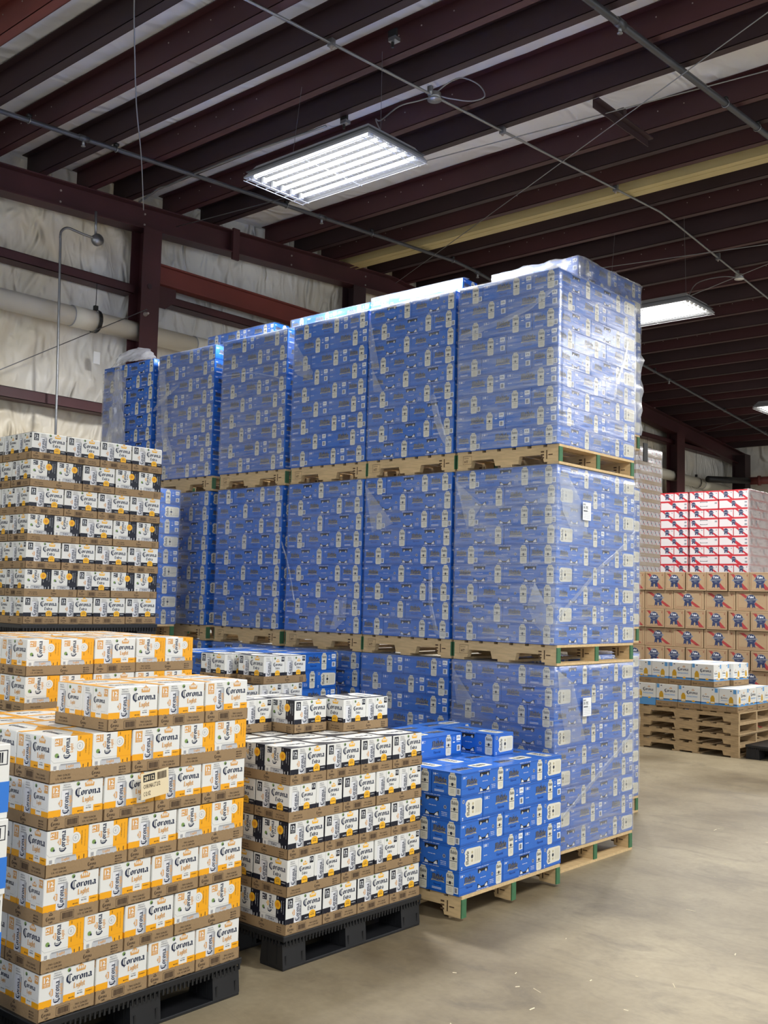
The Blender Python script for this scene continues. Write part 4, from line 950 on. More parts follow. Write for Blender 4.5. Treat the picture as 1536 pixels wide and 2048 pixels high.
# ================================================================== THE LOADS
ZT = [0, 1.2490, 2.498]; ZB = .126        # tiers and pallet height
SC = (-3.456, 5.500, -.004)
STACKS = [(-.0, 'corner stack'), (-.822, 'second stack from corner'), (-1.636, 'third stack from corner'), (-2.498, 'fourth stack from corner'), (-3.396, 'fifth stack from corner'), (-4.262, 'stack nearest the wall')]
TN = ['bottom tier', 'middle tier', 'top tier']
SHOW = {0: [0, 1, 2], 1: [0, 1, 2], 2: [0, 1, 2], 3: [0, 1, 2], 4: [0, 1, 2], 5: [1, 2]}
SWAP = {(0, 2), (2, 2), (3, 2), (4, 2), (1, 0)}
for s, (dx, nm) in enumerate(STACKS):
    for tier in SHOW[s]:
        j = random.uniform(-.006, .006) if s else 0
        p = fr_at(SC, dx, 0); fr = (p[0], p[1] + (0 if s else 0) + abs(j), SC[2])
        c = fr_at(fr, -.395, .494)
        pallet((c[0], c[1], ZT[tier]), SC[2], 'new', 'green-ended wooden pallet under the %s, %s' % (nm, TN[tier]))
        sides = 'LR' if s == 0 else 'L'
        blue_stack(fr, ZT[tier] + ZB, 9, (s + tier) % 2 if s else (0, 0, 0)[tier], sides, '%s, %s' % (nm, TN[tier]), 'blue cartons in the wrapped stacks', swap=(s, tier) in SWAP)
        z0, z1 = ZT[tier] + ZB, ZT[tier] + ZB + 9 * PH
        lab = 'clear stretch film around the %s, %s' % (nm, TN[tier])
        mn = {(0, 2): 'film', (0, 1): 'film', (0, 0): 'film', (1, 1): 'film_thin', (2, 1): 'film_thin', (2, 2): 'film_thin', (1, 2): 'film_thin', (3, 2): 'film', (3, 1): 'film_thin', (4, 2): 'film', (4, 1): 'film_thin', (5, 2): 'film_bag'}.get((s, tier), 'film_thin')
        if s == 5:
            if tier == 2:
                w = wrap('stretch_film', 'loose crinkled film sheet hanging over the blue stack nearest the wall', fr, -.80, 0, z0 + .1, z1 - .05, 'film_bag', side=False, amp=.02, top=.05, seed=50, x1=-.42)
                crumple(w, [(-8.22, 5.47, 3.70), (-8.24, 5.46, 3.3), (-8.36, 5.45, 2.8), (-8.40, 5.44, 2.5)], [(-8.12, 5.47, 3.72), (-8.07, 5.46, 3.4), (-7.98, 5.45, 3.0), (-7.90, 5.44, 2.5)], 34, .03, seed=5)
                crumple(w, [(-8.24, 5.44, 3.70), (-8.20, 5.5, 3.84), (-8.06, 5.6, 3.90), (-7.90, 5.62, 3.87), (-7.76, 5.6, 3.76), (-7.70, 5.52, 3.73)], [(-8.20, 5.40, 3.69), (-8.1, 5.45, 3.72), (-8.0, 5.45, 3.73), (-7.9, 5.45, 3.72), (-7.8, 5.45, 3.72), (-7.70, 5.45, 3.71)], 26, .03, seed=9, label='puffed white bag top')
            continue
        w = wrap('stretch_film', lab, fr, -.792, .99, z0 + .004, z1, mn, side=(s == 0), seed=s * 3 + tier * 11, amp=.007 if tier == 2 else .005)
        if s == 0 and tier == 2:
            fold(w, [(-4.233, 5.49, 3.395), (-4.059, 5.49, 3.431), (-3.858, 5.49, 3.466), (-3.665, 5.49, 3.517), (-3.479, 5.49, 3.614)], 'y', width=.022)
            fold(w, [(-3.452, 6.38, 3.45), (-3.452, 6.33, 3.3), (-3.452, 6.22, 3.12), (-3.452, 6.20, 3.0)], 'x', width=.02)
        if s == 0 and tier == 1:
            fold(w, [(-3.450, 6.489, 2.132), (-3.45, 6.288, 1.998), (-3.45, 6.025, 1.871), (-3.45, 5.79, 1.716), (-3.45, 5.505, 1.536)], 'x', width=.018)
            fold(w, [(-3.45, 5.505, 2.44), (-3.45, 5.613, 2.44), (-3.45, 5.80, 2.26), (-3.45, 5.86, 2.08), (-3.45, 5.70, 2.05), (-3.45, 5.56, 2.2)], 'x')
            fold(w, [(-4.236, 5.49, 2.429), (-4.132, 5.49, 2.098), (-4.014, 5.49, 2.259)], 'y')
            fold(w, [(-3.60, 5.49, 1.76), (-3.653, 5.49, 1.616), (-3.596, 5.49, 1.494), (-3.486, 5.49, 1.421), (-3.47, 5.49, 1.55)], 'y')
        if s == 0 and tier == 0:
            fold(w, [(-3.45, 6.47, .77), (-3.45, 6.305, .68), (-3.45, 6.045, .552), (-3.45, 5.741, .401), (-3.45, 5.581, .326)], 'x', width=.018)
            fold(w, [(-3.45, 5.515, 1.225), (-3.45, 5.698, 1.141), (-3.45, 5.855, .774), (-3.45, 5.623, .779), (-3.45, 5.556, .981)], 'x')
            fold(w, [(-4.236, 5.49, 1.20), (-4.19, 5.49, .95), (-4.05, 5.49, .98)], 'y')
        if s == 1 and tier == 2:
            fold(w, [(-5.058, 5.49, 3.70), (-4.945, 5.49, 3.274), (-5.018, 5.49, 3.283), (-5.066, 5.49, 3.511)], 'y')
            fold(w, [(-4.454, 5.49, 3.036), (-4.40, 5.49, 2.85), (-4.35, 5.49, 2.74), (-4.30, 5.49, 2.67)], 'y', width=.03)
            fold(w, [(-5.02, 5.49, 3.30), (-4.95, 5.49, 3.18), (-4.90, 5.49, 3.10), (-5.0, 5.49, 3.12)], 'y')
        if s == 1 and tier == 1:
            fold(w, [(-5.06, 5.49, 2.45), (-4.98, 5.49, 2.1), (-4.78, 5.49, 2.16)], 'y')
            fold(w, [(-4.44, 5.49, 1.85), (-4.43, 5.49, 1.6), (-4.38, 5.49, 1.42), (-4.30, 5.49, 1.40)], 'y', width=.018)
        if s == 2 and tier == 2:
            fold(w, [(-5.920, 5.49, 3.74), (-5.786, 5.49, 3.539), (-5.623, 5.49, 3.341), (-5.665, 5.49, 3.288), (-5.805, 5.49, 3.344), (-5.92, 5.49, 3.5)], 'y')
        if s == 2 and tier == 1:
            fold(w, [(-5.373, 5.49, 1.40), (-5.28, 5.49, 1.614), (-5.206, 5.49, 1.634), (-5.224, 5.49, 1.471), (-5.312, 5.49, 1.40)], 'y')
            fold(w, [(-5.92, 5.49, 2.05), (-5.85, 5.49, 1.9), (-5.80, 5.49, 1.75), (-5.76, 5.49, 1.6)], 'y', width=.008)
        if s == 3 and tier == 2:
            fold(w, [(-6.764, 5.49, 3.445), (-6.366, 5.49, 3.434), (-6.093, 5.49, 3.372), (-5.96, 5.49, 3.33)], 'y', width=.006)
        if s == 4 and tier == 2:
            fold(w, [(-7.55, 5.49, 3.6), (-7.50, 5.49, 3.3), (-7.47, 5.49, 3.0), (-7.35, 5.49, 2.78)], 'y', width=.05)
            fold(w, [(-7.65, 5.49, 3.25), (-7.45, 5.49, 3.38), (-7.3, 5.49, 3.44)], 'y', width=.02)
# pallet tags behind the film of the corner stack
def sheet_tag(y, z, label):
    mb = MB(); mb.box(-3.437, -3.4355, y, y + .10, z, z + .115, 'ink_white')
    A = Art(.10, .115); A.text('18', .06, .62, .02, .02, 'grey_dark', 1); A.text('MOD', .06, .82, .03, .012, 'grey_dark', 1); A.text('SPEC', .35, .62, .03, .02, 'grey_dark', 1)
    for k in range(5): A.rect(.08, .12 + k * .09, .9, .13 + k * .09, 'grey_logo', 1)
    A.bars(.08, .47, .6, .56, 'grey_dark', 1, 12); A.stamp(mb, (-3.4355, y, z), (0, 1, 0), (0, 0, 1), (1, 0, 0))
    tag(link('paper_tag', mb.mesh('paper_tag')), label, 'tag')
sheet_tag(5.803, .925, 'white printed paper tag on the corner stack, bottom tier'); sheet_tag(5.780, 2.165, 'white printed paper tag on the corner stack, middle tier')

# second row behind, a little taller; only its tops and a sliver show
R2 = [((-4.03, 6.68, 0), 4.25, 1), ((-5.03, 6.56, 0), 4.24, 0), ((-6.05, 6.56, 0), 4.21, 0), ((-7.28, 6.56, 0), 4.23, 0)]
R2N = ['rear stack behind the corner', 'second rear stack', 'third rear stack', 'fourth rear stack']
for i, (fr, zt, side) in enumerate(R2):
    base = [0, 1.33, 2.66]
    wdt = 1.0 if i else .96
    for tier in (0, 1, 2) if i == 0 else (2,):
        nlay = 10 if tier == 2 else 9
        zb = zt - nlay * PH - ZB if tier == 2 else base[tier]
        c = fr_at(fr, -.395, .494)
        pallet((c[0], c[1], zb if tier == 2 else base[tier]), 0, 'new', 'wooden pallet under the %s, %s' % (R2N[i], TN[tier]))
        lo = zb + ZB
        for k in range(nlay):
            if tier == 2 and k < nlay - 5 and i: continue
            t = k % 2; zz = lo + k * PH; nmz = 'blue can carton, %s, %s layer up, ' + R2N[i] + ', ' + TN[tier]
            B = lambda pos, x0, x1, y0, y1, r: blue_at(fr, x0, x1, y0, y1, zz, r, nmz % (pos, ORD[k]), 'blue cartons in the rear stacks')
            if t == 0:
                B('left end', -4 * PD, -3 * PD, 0, PL, 1); B('middle one', -3 * PD, -PD, 0, PD, 2); B('corner one', -PD, 0, 0, PL, 1)
                if i == 0: B('side middle', -PD, 0, PL, 2 * PL, 1); B('side far', -PL, 0, 2 * PL, 2 * PL + PD, 0)
            else:
                B('left half', -2 * PL, -PL, 0, PD, 2); B('corner one', -PL, 0, 0, PD, 2)
                if i == 0: B('side middle', -PD, 0, PD, PD + PL, -1); B('side far', -PD, 0, PD + PL, PD + 2 * PL, -1)
            if i: B('extra left', -5 * PD - .004, -4 * PD - .004, 0, PL, 1)
        w = wrap('stretch_film', 'clear stretch film around the %s, %s' % (R2N[i], TN[tier]), fr, -.80 if i == 0 else -1.0, .99, (lo if i == 0 else lo + 5 * PH), lo + nlay * PH, ('film_thin' if i else 'film') if (i or tier < 2) else 'film_bag', side=(i == 0), amp=(.05 if tier == 2 else .012) if i == 0 else .006, top=.40 if i == 0 else .10, seed=80 + i)
        if i == 0 and tier == 2:
            w['label'] = 'loose crinkled film bag over the top of the rear corner stack'
mb = MB(); mb.box(-3.95, -3.94, 7.56, 7.63, 2.78, 2.93, 'black', .003); tag(link('hanging_tag', mb.mesh('hanging_tag')), 'small black tag hanging on the rear stack edge', 'tag')

# row in front of the wall stacks: pale blue stack seen past the tall white stack
T_FR = (-7.06, 4.385, 0)
for tier in (0, 1):
    c = fr_at(T_FR, -.395, .494); pallet((c[0], c[1], ZT[tier]), 0, 'new', 'wooden pallet under the pale blue side stack, %s' % TN[tier])
    blue_stack(T_FR, ZT[tier] + ZB, 9, 1, 'LR', 'blue side stack, %s' % TN[tier], 'blue cartons in the side stack')
    wrap('stretch_film', 'clear stretch film around the blue side stack, %s' % TN[tier], T_FR, -.792, .99, ZT[tier] + ZB, ZT[tier] + ZB + 9 * PH, 'film', seed=120 + tier)

# unwrapped blue stack in front
SM = (-3.294, 4.362, .012)
c = fr_at(SM, -.395, .494); pallet((c[0], c[1], 0), SM[2], 'new', 'wooden pallet with a slanting loose board under the unwrapped blue stack', broken=True)
blue_stack(SM, ZB, 5, 0, 'LR', 'unwrapped front blue stack', 'blue cartons on the unwrapped front pallet', full_top=True)
z6 = ZB + 5 * PH
blue_at(SM, -.60, -.404, .15, .545, z6, 1 + 2, 'blue can carton lying lengthwise left on top of the unwrapped stack', None)
blue_at(SM, -.62, -.225, .620, .818, z6, 0, 'single blue carton set end-on on top of the unwrapped stack', None)
blue_at(SM, -.80, -.605, .15, .545, z6, -1, 'blue carton behind the lengthwise one on the unwrapped stack', None)
blue_at(SM, -.83, -.634, .555, .950, z6, 1, 'blue carton at the back corner on top of the unwrapped stack', None)
# second unwrapped blue stack further back
B2 = (-5.20, 4.40, 0)
c = fr_at(B2, -.395, .494); pallet((c[0], c[1], 0), 0, 'new', 'wooden pallet under the rear unwrapped blue stack')
blue_stack(B2, ZB, 9, 1, 'LR', 'rear unwrapped blue stack', 'blue cartons on the rear unwrapped pallet', full_top=True)

# ---- white and orange cases, front left
LG = 'white and orange cases'; EG = 'white and navy cases'
LF = (-3.322, 2.012, .024)
c = fr_at(LF, -.406, .464); plastic_pallet((c[0], c[1], 0), LF[2], 'black plastic pallet under the front white and orange cases')
for k in range(6): case_layer('light', LF, .15 + k * TH, k % 2, 0, ('white orange-banded case', 'front left stack'), LG, full=(k == 5), o=ORD[k])
for i in range(3): case('light', LF, -D_, 0, (i + 1) * A_, (i + 2) * A_, .15 + 6 * TH, 0, 'white orange-banded case, %s of three on top of the front left stack' % ('left', 'middle', 'right')[i], LG)
# placard
mb = MB(); mb.box(0, .0015, 0, .128, 0, .1, 'placard')
A = Art(.128, .1); A.rect(.08, .66, .50, .93, 'hole', 1); A.text('28112', .11, .70, .046, .018, 'placard', 2); A.text('CORONA LT 2/12', .08, .40, .078, .017, 'kraft_ink', 1); A.text('C 12 OZ', .08, .12, .032, .017, 'kraft_ink', 1)
A.bars(.58, .64, .92, .92, 'kraft_ink', 1, 18); A.stamp(mb, (.0015, 0, 0), (0, 1, 0), (0, 0, 1), (1, 0, 0))
o = link('placard', mb.mesh('placard'), None, (-3.316 - .012, 2.395, .858)); o.rotation_euler = (math.radians(6), math.radians(3), .024); o.location.x = -3.311
tag(o, 'cream stock card with printed number stuck on the orange-banded cases', 'card')
# second orange stack behind
L2 = (-4.25, 2.43, 0)
c = fr_at(L2, -.406, .464); plastic_pallet((c[0], c[1], 0), 0, 'black plastic pallet under the rear white and orange cases').scale.z = .8
for k in range(8): case_layer('light', L2, .12 + k * TH, 1 if k >= 6 else k % 2, 0, ('white orange-banded case', 'rear left stack'), LG, side=0, full=(k == 7), o=ORD[k])
# ---- white and navy cases, centre front
EF = (-3.409, 3.257, .001)
c = fr_at(EF, -.406, .464); plastic_pallet((c[0], c[1], 0), 0, 'black plastic pallet under the front white and navy cases')
for k in range(5): case_layer('extra', EF, .15 + k * TH, k % 2, 2, ('white navy-banded case', 'front centre stack'), EG, full=(k == 4), o=ORD[k])
z6 = .15 + 5 * TH
case('extra', EF, -.485, -.253, .600, .948, z6, 1, 'white navy-banded case at right on top of the front centre stack', EG)
case('extra', EF, -.35 - .348, -.35, .352, .584, z6, 2, 'white navy-banded case in the middle on top of the front centre stack', EG)
case('extra', EF, -.735, -.503, .0, .348, z6, 1, 'white navy-banded case at left on top of the front centre stack', EG)
# stack behind it
E2 = (-4.535, 3.49, 0)
c = fr_at(E2, -.406, .464); plastic_pallet((c[0], c[1], 0), 0, 'black plastic pallet under the middle row white and navy cases')
for k in range(6): case_layer('extra', E2, .15 + k * TH, k % 2, 2, ('white navy-banded case', 'middle row stack'), EG, side=0, full=(k == 5), o=ORD[k])
z7 = .15 + 6 * TH
case('extra', E2, -A_, 0, .605, .605 + D_, z7, 1, 'white navy-banded case at right on top of the middle row stack', EG)
case('extra', E2, -.49, -.258, .53, .53 + D_, z7, 1, 'white navy-banded case at left on top of the middle row stack', EG)
# ---- tall white and navy stack at left
TL = (-5.60, 3.165, -.02)
for (z, nm, nl) in ((0, 'lower', 7), (1.284, 'upper', 7)):
    c = fr_at(TL, -.406, .464); plastic_pallet((c[0], c[1], z), TL[2], 'black plastic pallet under the tall left stack, %s half' % nm)
    for k in range(nl): case_layer('extra', TL, z + .15 + k * TH, k % 2, 0, ('white navy-banded case', 'tall left stack, %s half' % nm), EG, side=(nm == 'upper'), o=ORD[k])
# ---- white and blue cartons at the left edge
def edge_carton():
    mb = MB(); mb.box(-.20, .20, -.15, .15, 0, .243, 'white', .003)
    for (a, b) in ((.02, .12),):
        mb.box(-.2008, .2008, -.1508, .1508, a, b, 'blue_top')
    A = Art(.30, .243); A.frame(.62, .72, .97, .92, .003, 'navy', 2); A.bars(.66, .75, .93, .89, 'navy', 2, 12); A.text('24 CANS', .05, .6, .1, .03, 'navy', 2)
    A.stamp(mb, (.2, -.15, 0), (0, 1, 0), (0, 0, 1), (1, 0, 0)); A2 = Art(.40, .243); A2.frame(.62, .72, .97, .92, .003, 'navy', 2); A2.bars(.66, .75, .93, .89, 'navy', 2, 12)
    A2.stamp(mb, (-.2, -.15, 0), (1, 0, 0), (0, 0, 1), (0, -1, 0)); return mb.mesh('can_carton')
EC = edge_carton()
plastic_pallet((-3.70, 1.40, 0), 0, 'black plastic pallet at the left edge under the white and blue cartons')
for k in range(4):
    o = link('can_carton', EC, None, (-3.44 - .01 * (k % 2), 1.67, .153 + k * .2435)); tag(o, 'white carton with a blue band at the left edge, %s of four' % ('bottom', 'second', 'third', 'top')[k], 'carton', 'white and blue cartons at the left edge')

# ================================================================== FAR RIGHT
# stack of old pallets with non alcoholic cases
NX, NY = -4.66, 11.1
for k in range(4):
    pallet((NX - .6075 + (0, -.01, .008, 0)[k], NY + .52 + (0, .01, -.008, .0)[k], k * .1213), (.0, .008, -.006, .004)[k], 'old', 'worn wooden pallet, %s of four stacked at far right' % ('bottom', 'second', 'third', 'top')[k], 'worn pallets at far right')
plastic_pallet((NX + .46, NY + .55, 0), 0, 'black plastic pallet on the floor beside the worn pallet stack')
BW, BDp, BH = .26, .205, .246
def bottle(A, u, v0, v1, wd, lay=2):
    h = (v1 - v0); P = lambda a, b: (u * A.w + a * wd, (v0 + h * b) * A.h)
    A.poly([P(-.5, 0), P(.5, 0), P(.5, .40), P(.2, .58), P(-.2, .58), P(-.5, .40)], 'beer', lay)
    A.poly([P(-.18, .57), P(.18, .57), P(.13, .93), P(-.13, .93)], 'silver_light', lay); A.poly([P(-.17, .93), P(.17, .93), P(.17, .99), P(-.17, .99)], 'grey_dark', lay)
    A.poly([P(-.42, .05), P(.42, .05), P(.42, .16), P(-.42, .16)], 'cream', lay + 1)
def na_front(w):
    A = Art(w, BH); big = w > .23
    A.rect(0, 0, 1, .34, 'skyblue', 1); A.rect(.0, .31, 1, .345, 'blue_top', 1); A.disc(.7 if big else .4, .30, .018, 'sun', 2, 10, 0, PI)
    if big:
        A.rect(.03, .82, .15, .99, 'skyblue', 2); bottle(A, .24, .28, .96, .052); A.crown(.68, .80, .03, 'tan'); A.word('Corona', .39, .65, .13, .022, 'navy_text', 2); A.text('NON-ALCOHOLIC', .40, .50, .125, .018, 'skyblue', 2)
    else:
        A.rect(.78, .80, .95, .98, 'skyblue', 2); bottle(A, .66, .28, .94, .05); A.crown(.28, .68, .02, 'tan'); A.word('Corona', .10, .56, .075, .014, 'navy_text', 2); A.rect(.1, .47, .5, .49, 'skyblue', 2)
    return A
def na_pack(open_=False):
    mb = MB(); mb.box(-BDp / 2, BDp / 2, -BW / 2, BW / 2, 0, BH, 'white', .003); f = na_front(BW); e = na_front(BDp)
    face_stamps(mb, -BDp / 2, BDp / 2, -BW / 2, BW / 2, 0, BH, px=f, nx=f, ny=e, py=e)
    A = Art(BDp, BW); A.rect(0, 0, 1, .1, 'skyblue', 1); A.rect(.3, .4, .7, .6, 'silver_light', 1); A.stamp(mb, (-BDp / 2, -BW / 2, BH), (1, 0, 0), (0, 1, 0), (0, 0, 1)); return mb.mesh('bottle_pack')
def na_tray_art(w):
    A = Art(w, .06); A.word('Corona', .08, .40, .05, .012, 'kraft_ink', 1); A.text('NON-ALCOHOLIC', .32, .38, .07, .012, 'kraft_ink', 1); A.frame(.70, .15, .96, .85, .002, 'kraft_ink', 1); return A
NAP = na_pack(); NAT = tray_mesh(.266, .424, .062, 'tray', na_tray_art(.266), na_tray_art(.424))
def na_case(x0, x1, y0, y1, z, rot, label, tray=True):
    t = thing('beer_case', label, 'case', ((x0 + x1) / 2, (y0 + y1) / 2, z), rot * PI / 2 + random.uniform(-.004, .004), 'white and light blue bottle cases')
    if tray: link('tray', NAT, t)
    for s in (-1, 1): link('bottle_pack', NAP, t, (s * .105, 0, ZP))
nz0 = 4 * .1213; NL = .2525; a, b = .268, .428
lab = 'white light-blue-banded bottle case, %s, on the worn pallets'
# lower layer, front row from the right
na_case(NX - b, NX, NY, NY + a, nz0, 0, lab % 'lower layer, corner one')
for i in range(3): na_case(NX - b - (i + 1) * a, NX - b - i * a, NY, NY + b, nz0, -1, lab % ('lower layer, %s from the corner' % ('next', 'third', 'fourth')[i]) if i < 2 else 'white bottle case without a tray front, lower layer, far left', tray=(i != 2))
na_case(NX - b, NX, NY + a, NY + 2 * a, nz0, 0, lab % 'lower layer, side second'); na_case(NX - a, NX, NY + 2 * a + .005, NY + 2 * a + b + .005, nz0, 1, lab % 'lower layer, side far')
na_case(NX - b - 2 * a, NX - b - a, NY + b + .01, NY + 2 * b + .01, nz0, -1, lab % 'lower layer, inner middle'); na_case(NX - b - a, NX - b, NY + b + .01, NY + 2 * b + .01, nz0, -1, lab % 'lower layer, inner right'); na_case(NX - b - 3 * a, NX - b - 2 * a, NY + b + .01, NY + 2 * b + .01, nz0, -1, lab % 'lower layer, inner left')
x2 = -4.933
na_case(x2 - a, x2, NY + .01, NY + .01 + b, nz0 + NL, -1, lab % 'upper layer, corner one'); na_case(x2 - 2 * a, x2 - a, NY + .01, NY + .01 + b, nz0 + NL, -1, lab % 'upper layer, next from corner')
na_case(x2 - 2 * a - b, x2 - 2 * a, NY + .01, NY + .01 + a, nz0 + NL, 0, lab % 'upper layer, left one'); 
na_case(x2 - a + .04, x2 + .04, NY + .02 + b, NY + .02 + 2 * b, nz0 + NL, -1, lab % 'upper layer, back right'); na_case(x2 - 2 * a, x2 - a, NY + .02 + b, NY + .02 + 2 * b, nz0 + NL, -1, lab % 'upper layer, back middle'); na_case(x2 - 2 * a - b, x2 - 2 * a, NY + .01 + a, NY + .01 + 2 * a, nz0 + NL, 0, lab % 'upper layer, back left')

# brown ribbon cartons
def badge(A, u, v, r, lay=2, ring='badge_grey', words=True):
    P = lambda a, b: (u * A.w + a * r, v * A.h + b * r)
    A.disc(u, v, r * 1.08, ring, lay, 14); A.disc(u, v, r, 'badge', lay + 1, 14)
    for s in (-1, 1): A.poly([P(s * .1, -.9), P(s * .75, -.8), P(s * .9, -1.75), P(s * .5, -1.55), P(s * .25, -1.8)] if s > 0 else [P(-.25, -1.8), P(-.5, -1.55), P(-.9, -1.75), P(-.75, -.8), P(-.1, -.9)], 'badge', lay)
    A.poly([P(-1.35, -.28), P(1.35, -.12), P(1.35, .18), P(-1.35, .02)], ring, lay + 2)
    if words:
        A.word('Pabst', u - .62 * r / A.w, v + .30 * r / A.h, r * 1.2, r * .3, 'ink_white', lay + 2); A.text('BLUE RIBBON', u - 1.1 * r / A.w, v - .14 * r / A.h, r * 2.2, r * .2, 'badge', lay + 3)
        A.text('BEER', u - .3 * r / A.w, v - .55 * r / A.h, r * .6, r * .18, 'badge_grey', lay + 2)
def brown_art(w, h):
    A = Art(w, h); A.frame(.06, .07, .94, .93, .0035, 'box_line', 1); P = lambda a, b: (a * w, b * h)
    if w > .3: A.poly([P(.10, .90), P(.24, .90), P(.90, .12), P(.76, .12)], 'red_brown', 1)
    else: A.poly([P(.10, .90), P(.26, .90), P(.93, .09), P(.70, .09)], 'red_brown', 1)
    badge(A, .47, .60, h * .25); A.rect(.86, .78, .90, .88, 'box_line', 1); A.rect(.1, .86, .2, .89, 'box_line', 1)
    if w > .3: A.rect(.1, .15, .85, .165, 'box_line', 1)
    return A
def carton_mesh(name, w, d, h, base, aw, ad, lid='kraft_edge'):
    mb = MB(); mb.box(-w / 2, w / 2, -d / 2, d / 2, 0, h, base, .003); face_stamps(mb, -w / 2, w / 2, -d / 2, d / 2, 0, h, px=ad, nx=ad, ny=aw, py=aw); return mb.mesh(name)
GW, GD, GH = .408, .272, .238
BROWN = carton_mesh('bottle_carton', GW, GD, GH, 'box_brown', brown_art(GW, GH), brown_art(GD, GH))
gy = 12.66
for k in range(8):
    z = .126 + k * .2425
    if k % 2 == 1:
        x = -7.42
        for i in range(10):
            o = link('bottle_carton', BROWN, None, (x + GD / 2 + random.uniform(-.004, .004), gy + GW / 2 + random.uniform(-.008, .008), z), PI / 2 + random.uniform(-.01, .01)); x += .284
            tag(o, 'brown ribbon-badge bottle carton, end-on, %s row up, %s from the left' % (ORD[k], ORD[i] if i else 'first'), 'carton', 'brown bottle cartons in the far right wall')
    else:
        x = -7.42
        for i in range(7):
            o = link('bottle_carton', BROWN, None, (x + GW / 2 + random.uniform(-.004, .004), gy + .02 + GD / 2 + random.uniform(-.008, .008), z), random.uniform(-.01, .01)); x += .416
            tag(o, 'brown ribbon-badge bottle carton, long side, %s row up, %s from the left' % (ORD[k], ORD[i] if i else 'first'), 'carton', 'brown bottle cartons in the far right wall')
for i, x in enumerate((-6.9, -5.6)): pallet((x, gy + .52, 0), 0, 'old', 'wooden pallet under the brown cartons, %s one' % ('left', 'right')[i], 'pallets under the brown cartons')
# white ribbon cartons on top of them
def white_art(w, h, handle=False):
    A = Art(w, h); A.rect(0, .86, 1, 1, 'red', 1); A.rect(0, 0, .02, 1, 'red', 1); A.rect(0, 0, 1, .05, 'red', 1); A.rect(.98, 0, 1, 1, 'red', 1); P = lambda a, b: (a * w, b * h)
    if w > .3:
        u = .13 if handle else .5
        A.poly([P(u - .22 if not handle else .02, .86), P(u - .06, .86), P(u + .28, .05), P(u + .12, .05)], 'red', 1)
        badge(A, u, .58, h * .22, words=False)
        if handle:
            for v in (.72, .3): A.poly([P(.36, v), P(.62, v), P(.62, v + .09), P(.58, v + .04), P(.40, v + .04), P(.36, v + .09)] if v < .5 else [P(.36, v), P(.40, v + .05), P(.58, v + .05), P(.62, v), P(.62, v + .10), P(.36, v + .10)], 'grey_dark', 2)
        A.rect(.87, .55, .95, .72, 'badge_grey', 1); A.rect(.87, .15, .95, .35, 'badge_grey', 1) if not handle else None
    else:
        A.poly([P(.12, .86), P(.30, .86), P(.98, .05), P(.80, .05)], 'red', 1); badge(A, .50, .60, h * .24, words=False); A.rect(.82, .65, .9, .75, 'badge_grey', 1)
    return A
VW, VD, VH = .404, .203, .1225
WHITE = carton_mesh('can_carton', VW, VD, VH, 'pbr_white', white_art(VW, VH, True), white_art(VD, VH))
WHITE2 = carton_mesh('can_carton', VW, VD, VH, 'pbr_white', white_art(VW, VH, False), white_art(VD, VH))
wy = 13.30; wx = -5.43; WZ = .126 + 8 * .2425 + .0
mb = MB()
for (c0, cols, nm) in ((-5.43, 2, 'right'), (-6.27, 2, 'left')):
    for k in range(9):
        z = WZ + k * .1232; top = k % 2 == 0
        if top:
            for i in range(4 if nm == 'right' else 2):
                o = link('can_carton', WHITE, None, (c0 - VD / 2 - i * .2045, wy + VW / 2, z), PI / 2 + random.uniform(-.006, .006)); tag(o, 'white red-edged carton, end-on, %s layer up, %s in %s block' % (ORD[k], ('rightmost', 'second', 'third', 'leftmost')[i], nm), 'carton', 'white ribbon-badge can cartons')
        else:
            for i in range(2 if nm == 'right' else 1):
                o = link('can_carton', WHITE if i else WHITE2, None, (c0 - VW / 2 - i * .409, wy + VD / 2, z), random.uniform(-.006, .006)); tag(o, 'white red-edged carton, long side, %s layer up, %s in %s block' % (ORD[k], ('right one', 'left one')[i], nm), 'carton', 'white ribbon-badge can cartons')
        if nm == 'right':
            for j in range(2):
                if top: xx, yy, r = c0 - VW / 2, wy + VW + VD / 2 + .002 + j * .207, 0
                else: xx, yy, r = c0 - VD / 2, wy + VD + VW / 2 + .002 + j * .407, PI / 2
                o = link('can_carton', WHITE, None, (xx, yy, z), r); tag(o, 'white red-edged carton on the aisle side, %s layer up, %s' % (ORD[k], ('nearer', 'farther')[j]), 'carton', 'white ribbon-badge can cartons')
wrap('stretch_film', 'pinkish stretch film on the aisle side of the white cartons', (-5.43, 13.30, 0), -.01, .95, WZ, WZ + 9 * .1232, 'film_warm', seed=200)
# far wrapped stack with kraft trays between white cartons
FS = (-9.0 + 1.45, 14.30, 0)
ST = MB(); ST.box(-.40, .40, -.13, .13, 0, .06, 'kraft', .002); ST.box(-.396, .396, -.127, .127, .06, .14, 'pbr_white')
for s in (-1,):
    for k in range(2):
        Aq = Art(.125, .14); Aq.rect(.04, .45, .96, .97, 'pbr_white', 1); Aq.poly([(.02, .135), (.045, .135), (.105, .065), (.08, .065)], 'red', 2); Aq.disc(.45, .74, .018, 'badge', 3, 8)
        Aq.stamp(ST, (.3965, -.127 + k * .127, 0), (0, 1, 0), (0, 0, 1), (1, 0, 0))
STM = ST.mesh('can_tray'); nl = 14
for k in range(nl):
    for j in range(3):
        o = link('can_tray', STM, None, (FS[0] - .40, FS[1] + .13 + j * .262, 2.075 + k * .1405)); tag(o, 'white carton on kraft tray, %s layer, %s, far wrapped stack' % (('bottom', 'second', 'third', 'fourth', 'fifth', 'sixth', 'seventh', 'eighth', 'ninth', 'tenth', 'eleventh', 'twelfth', 'thirteenth', 'top')[k], ('near', 'middle', 'far')[j]), 'carton', 'white trays in the far wrapped stack')
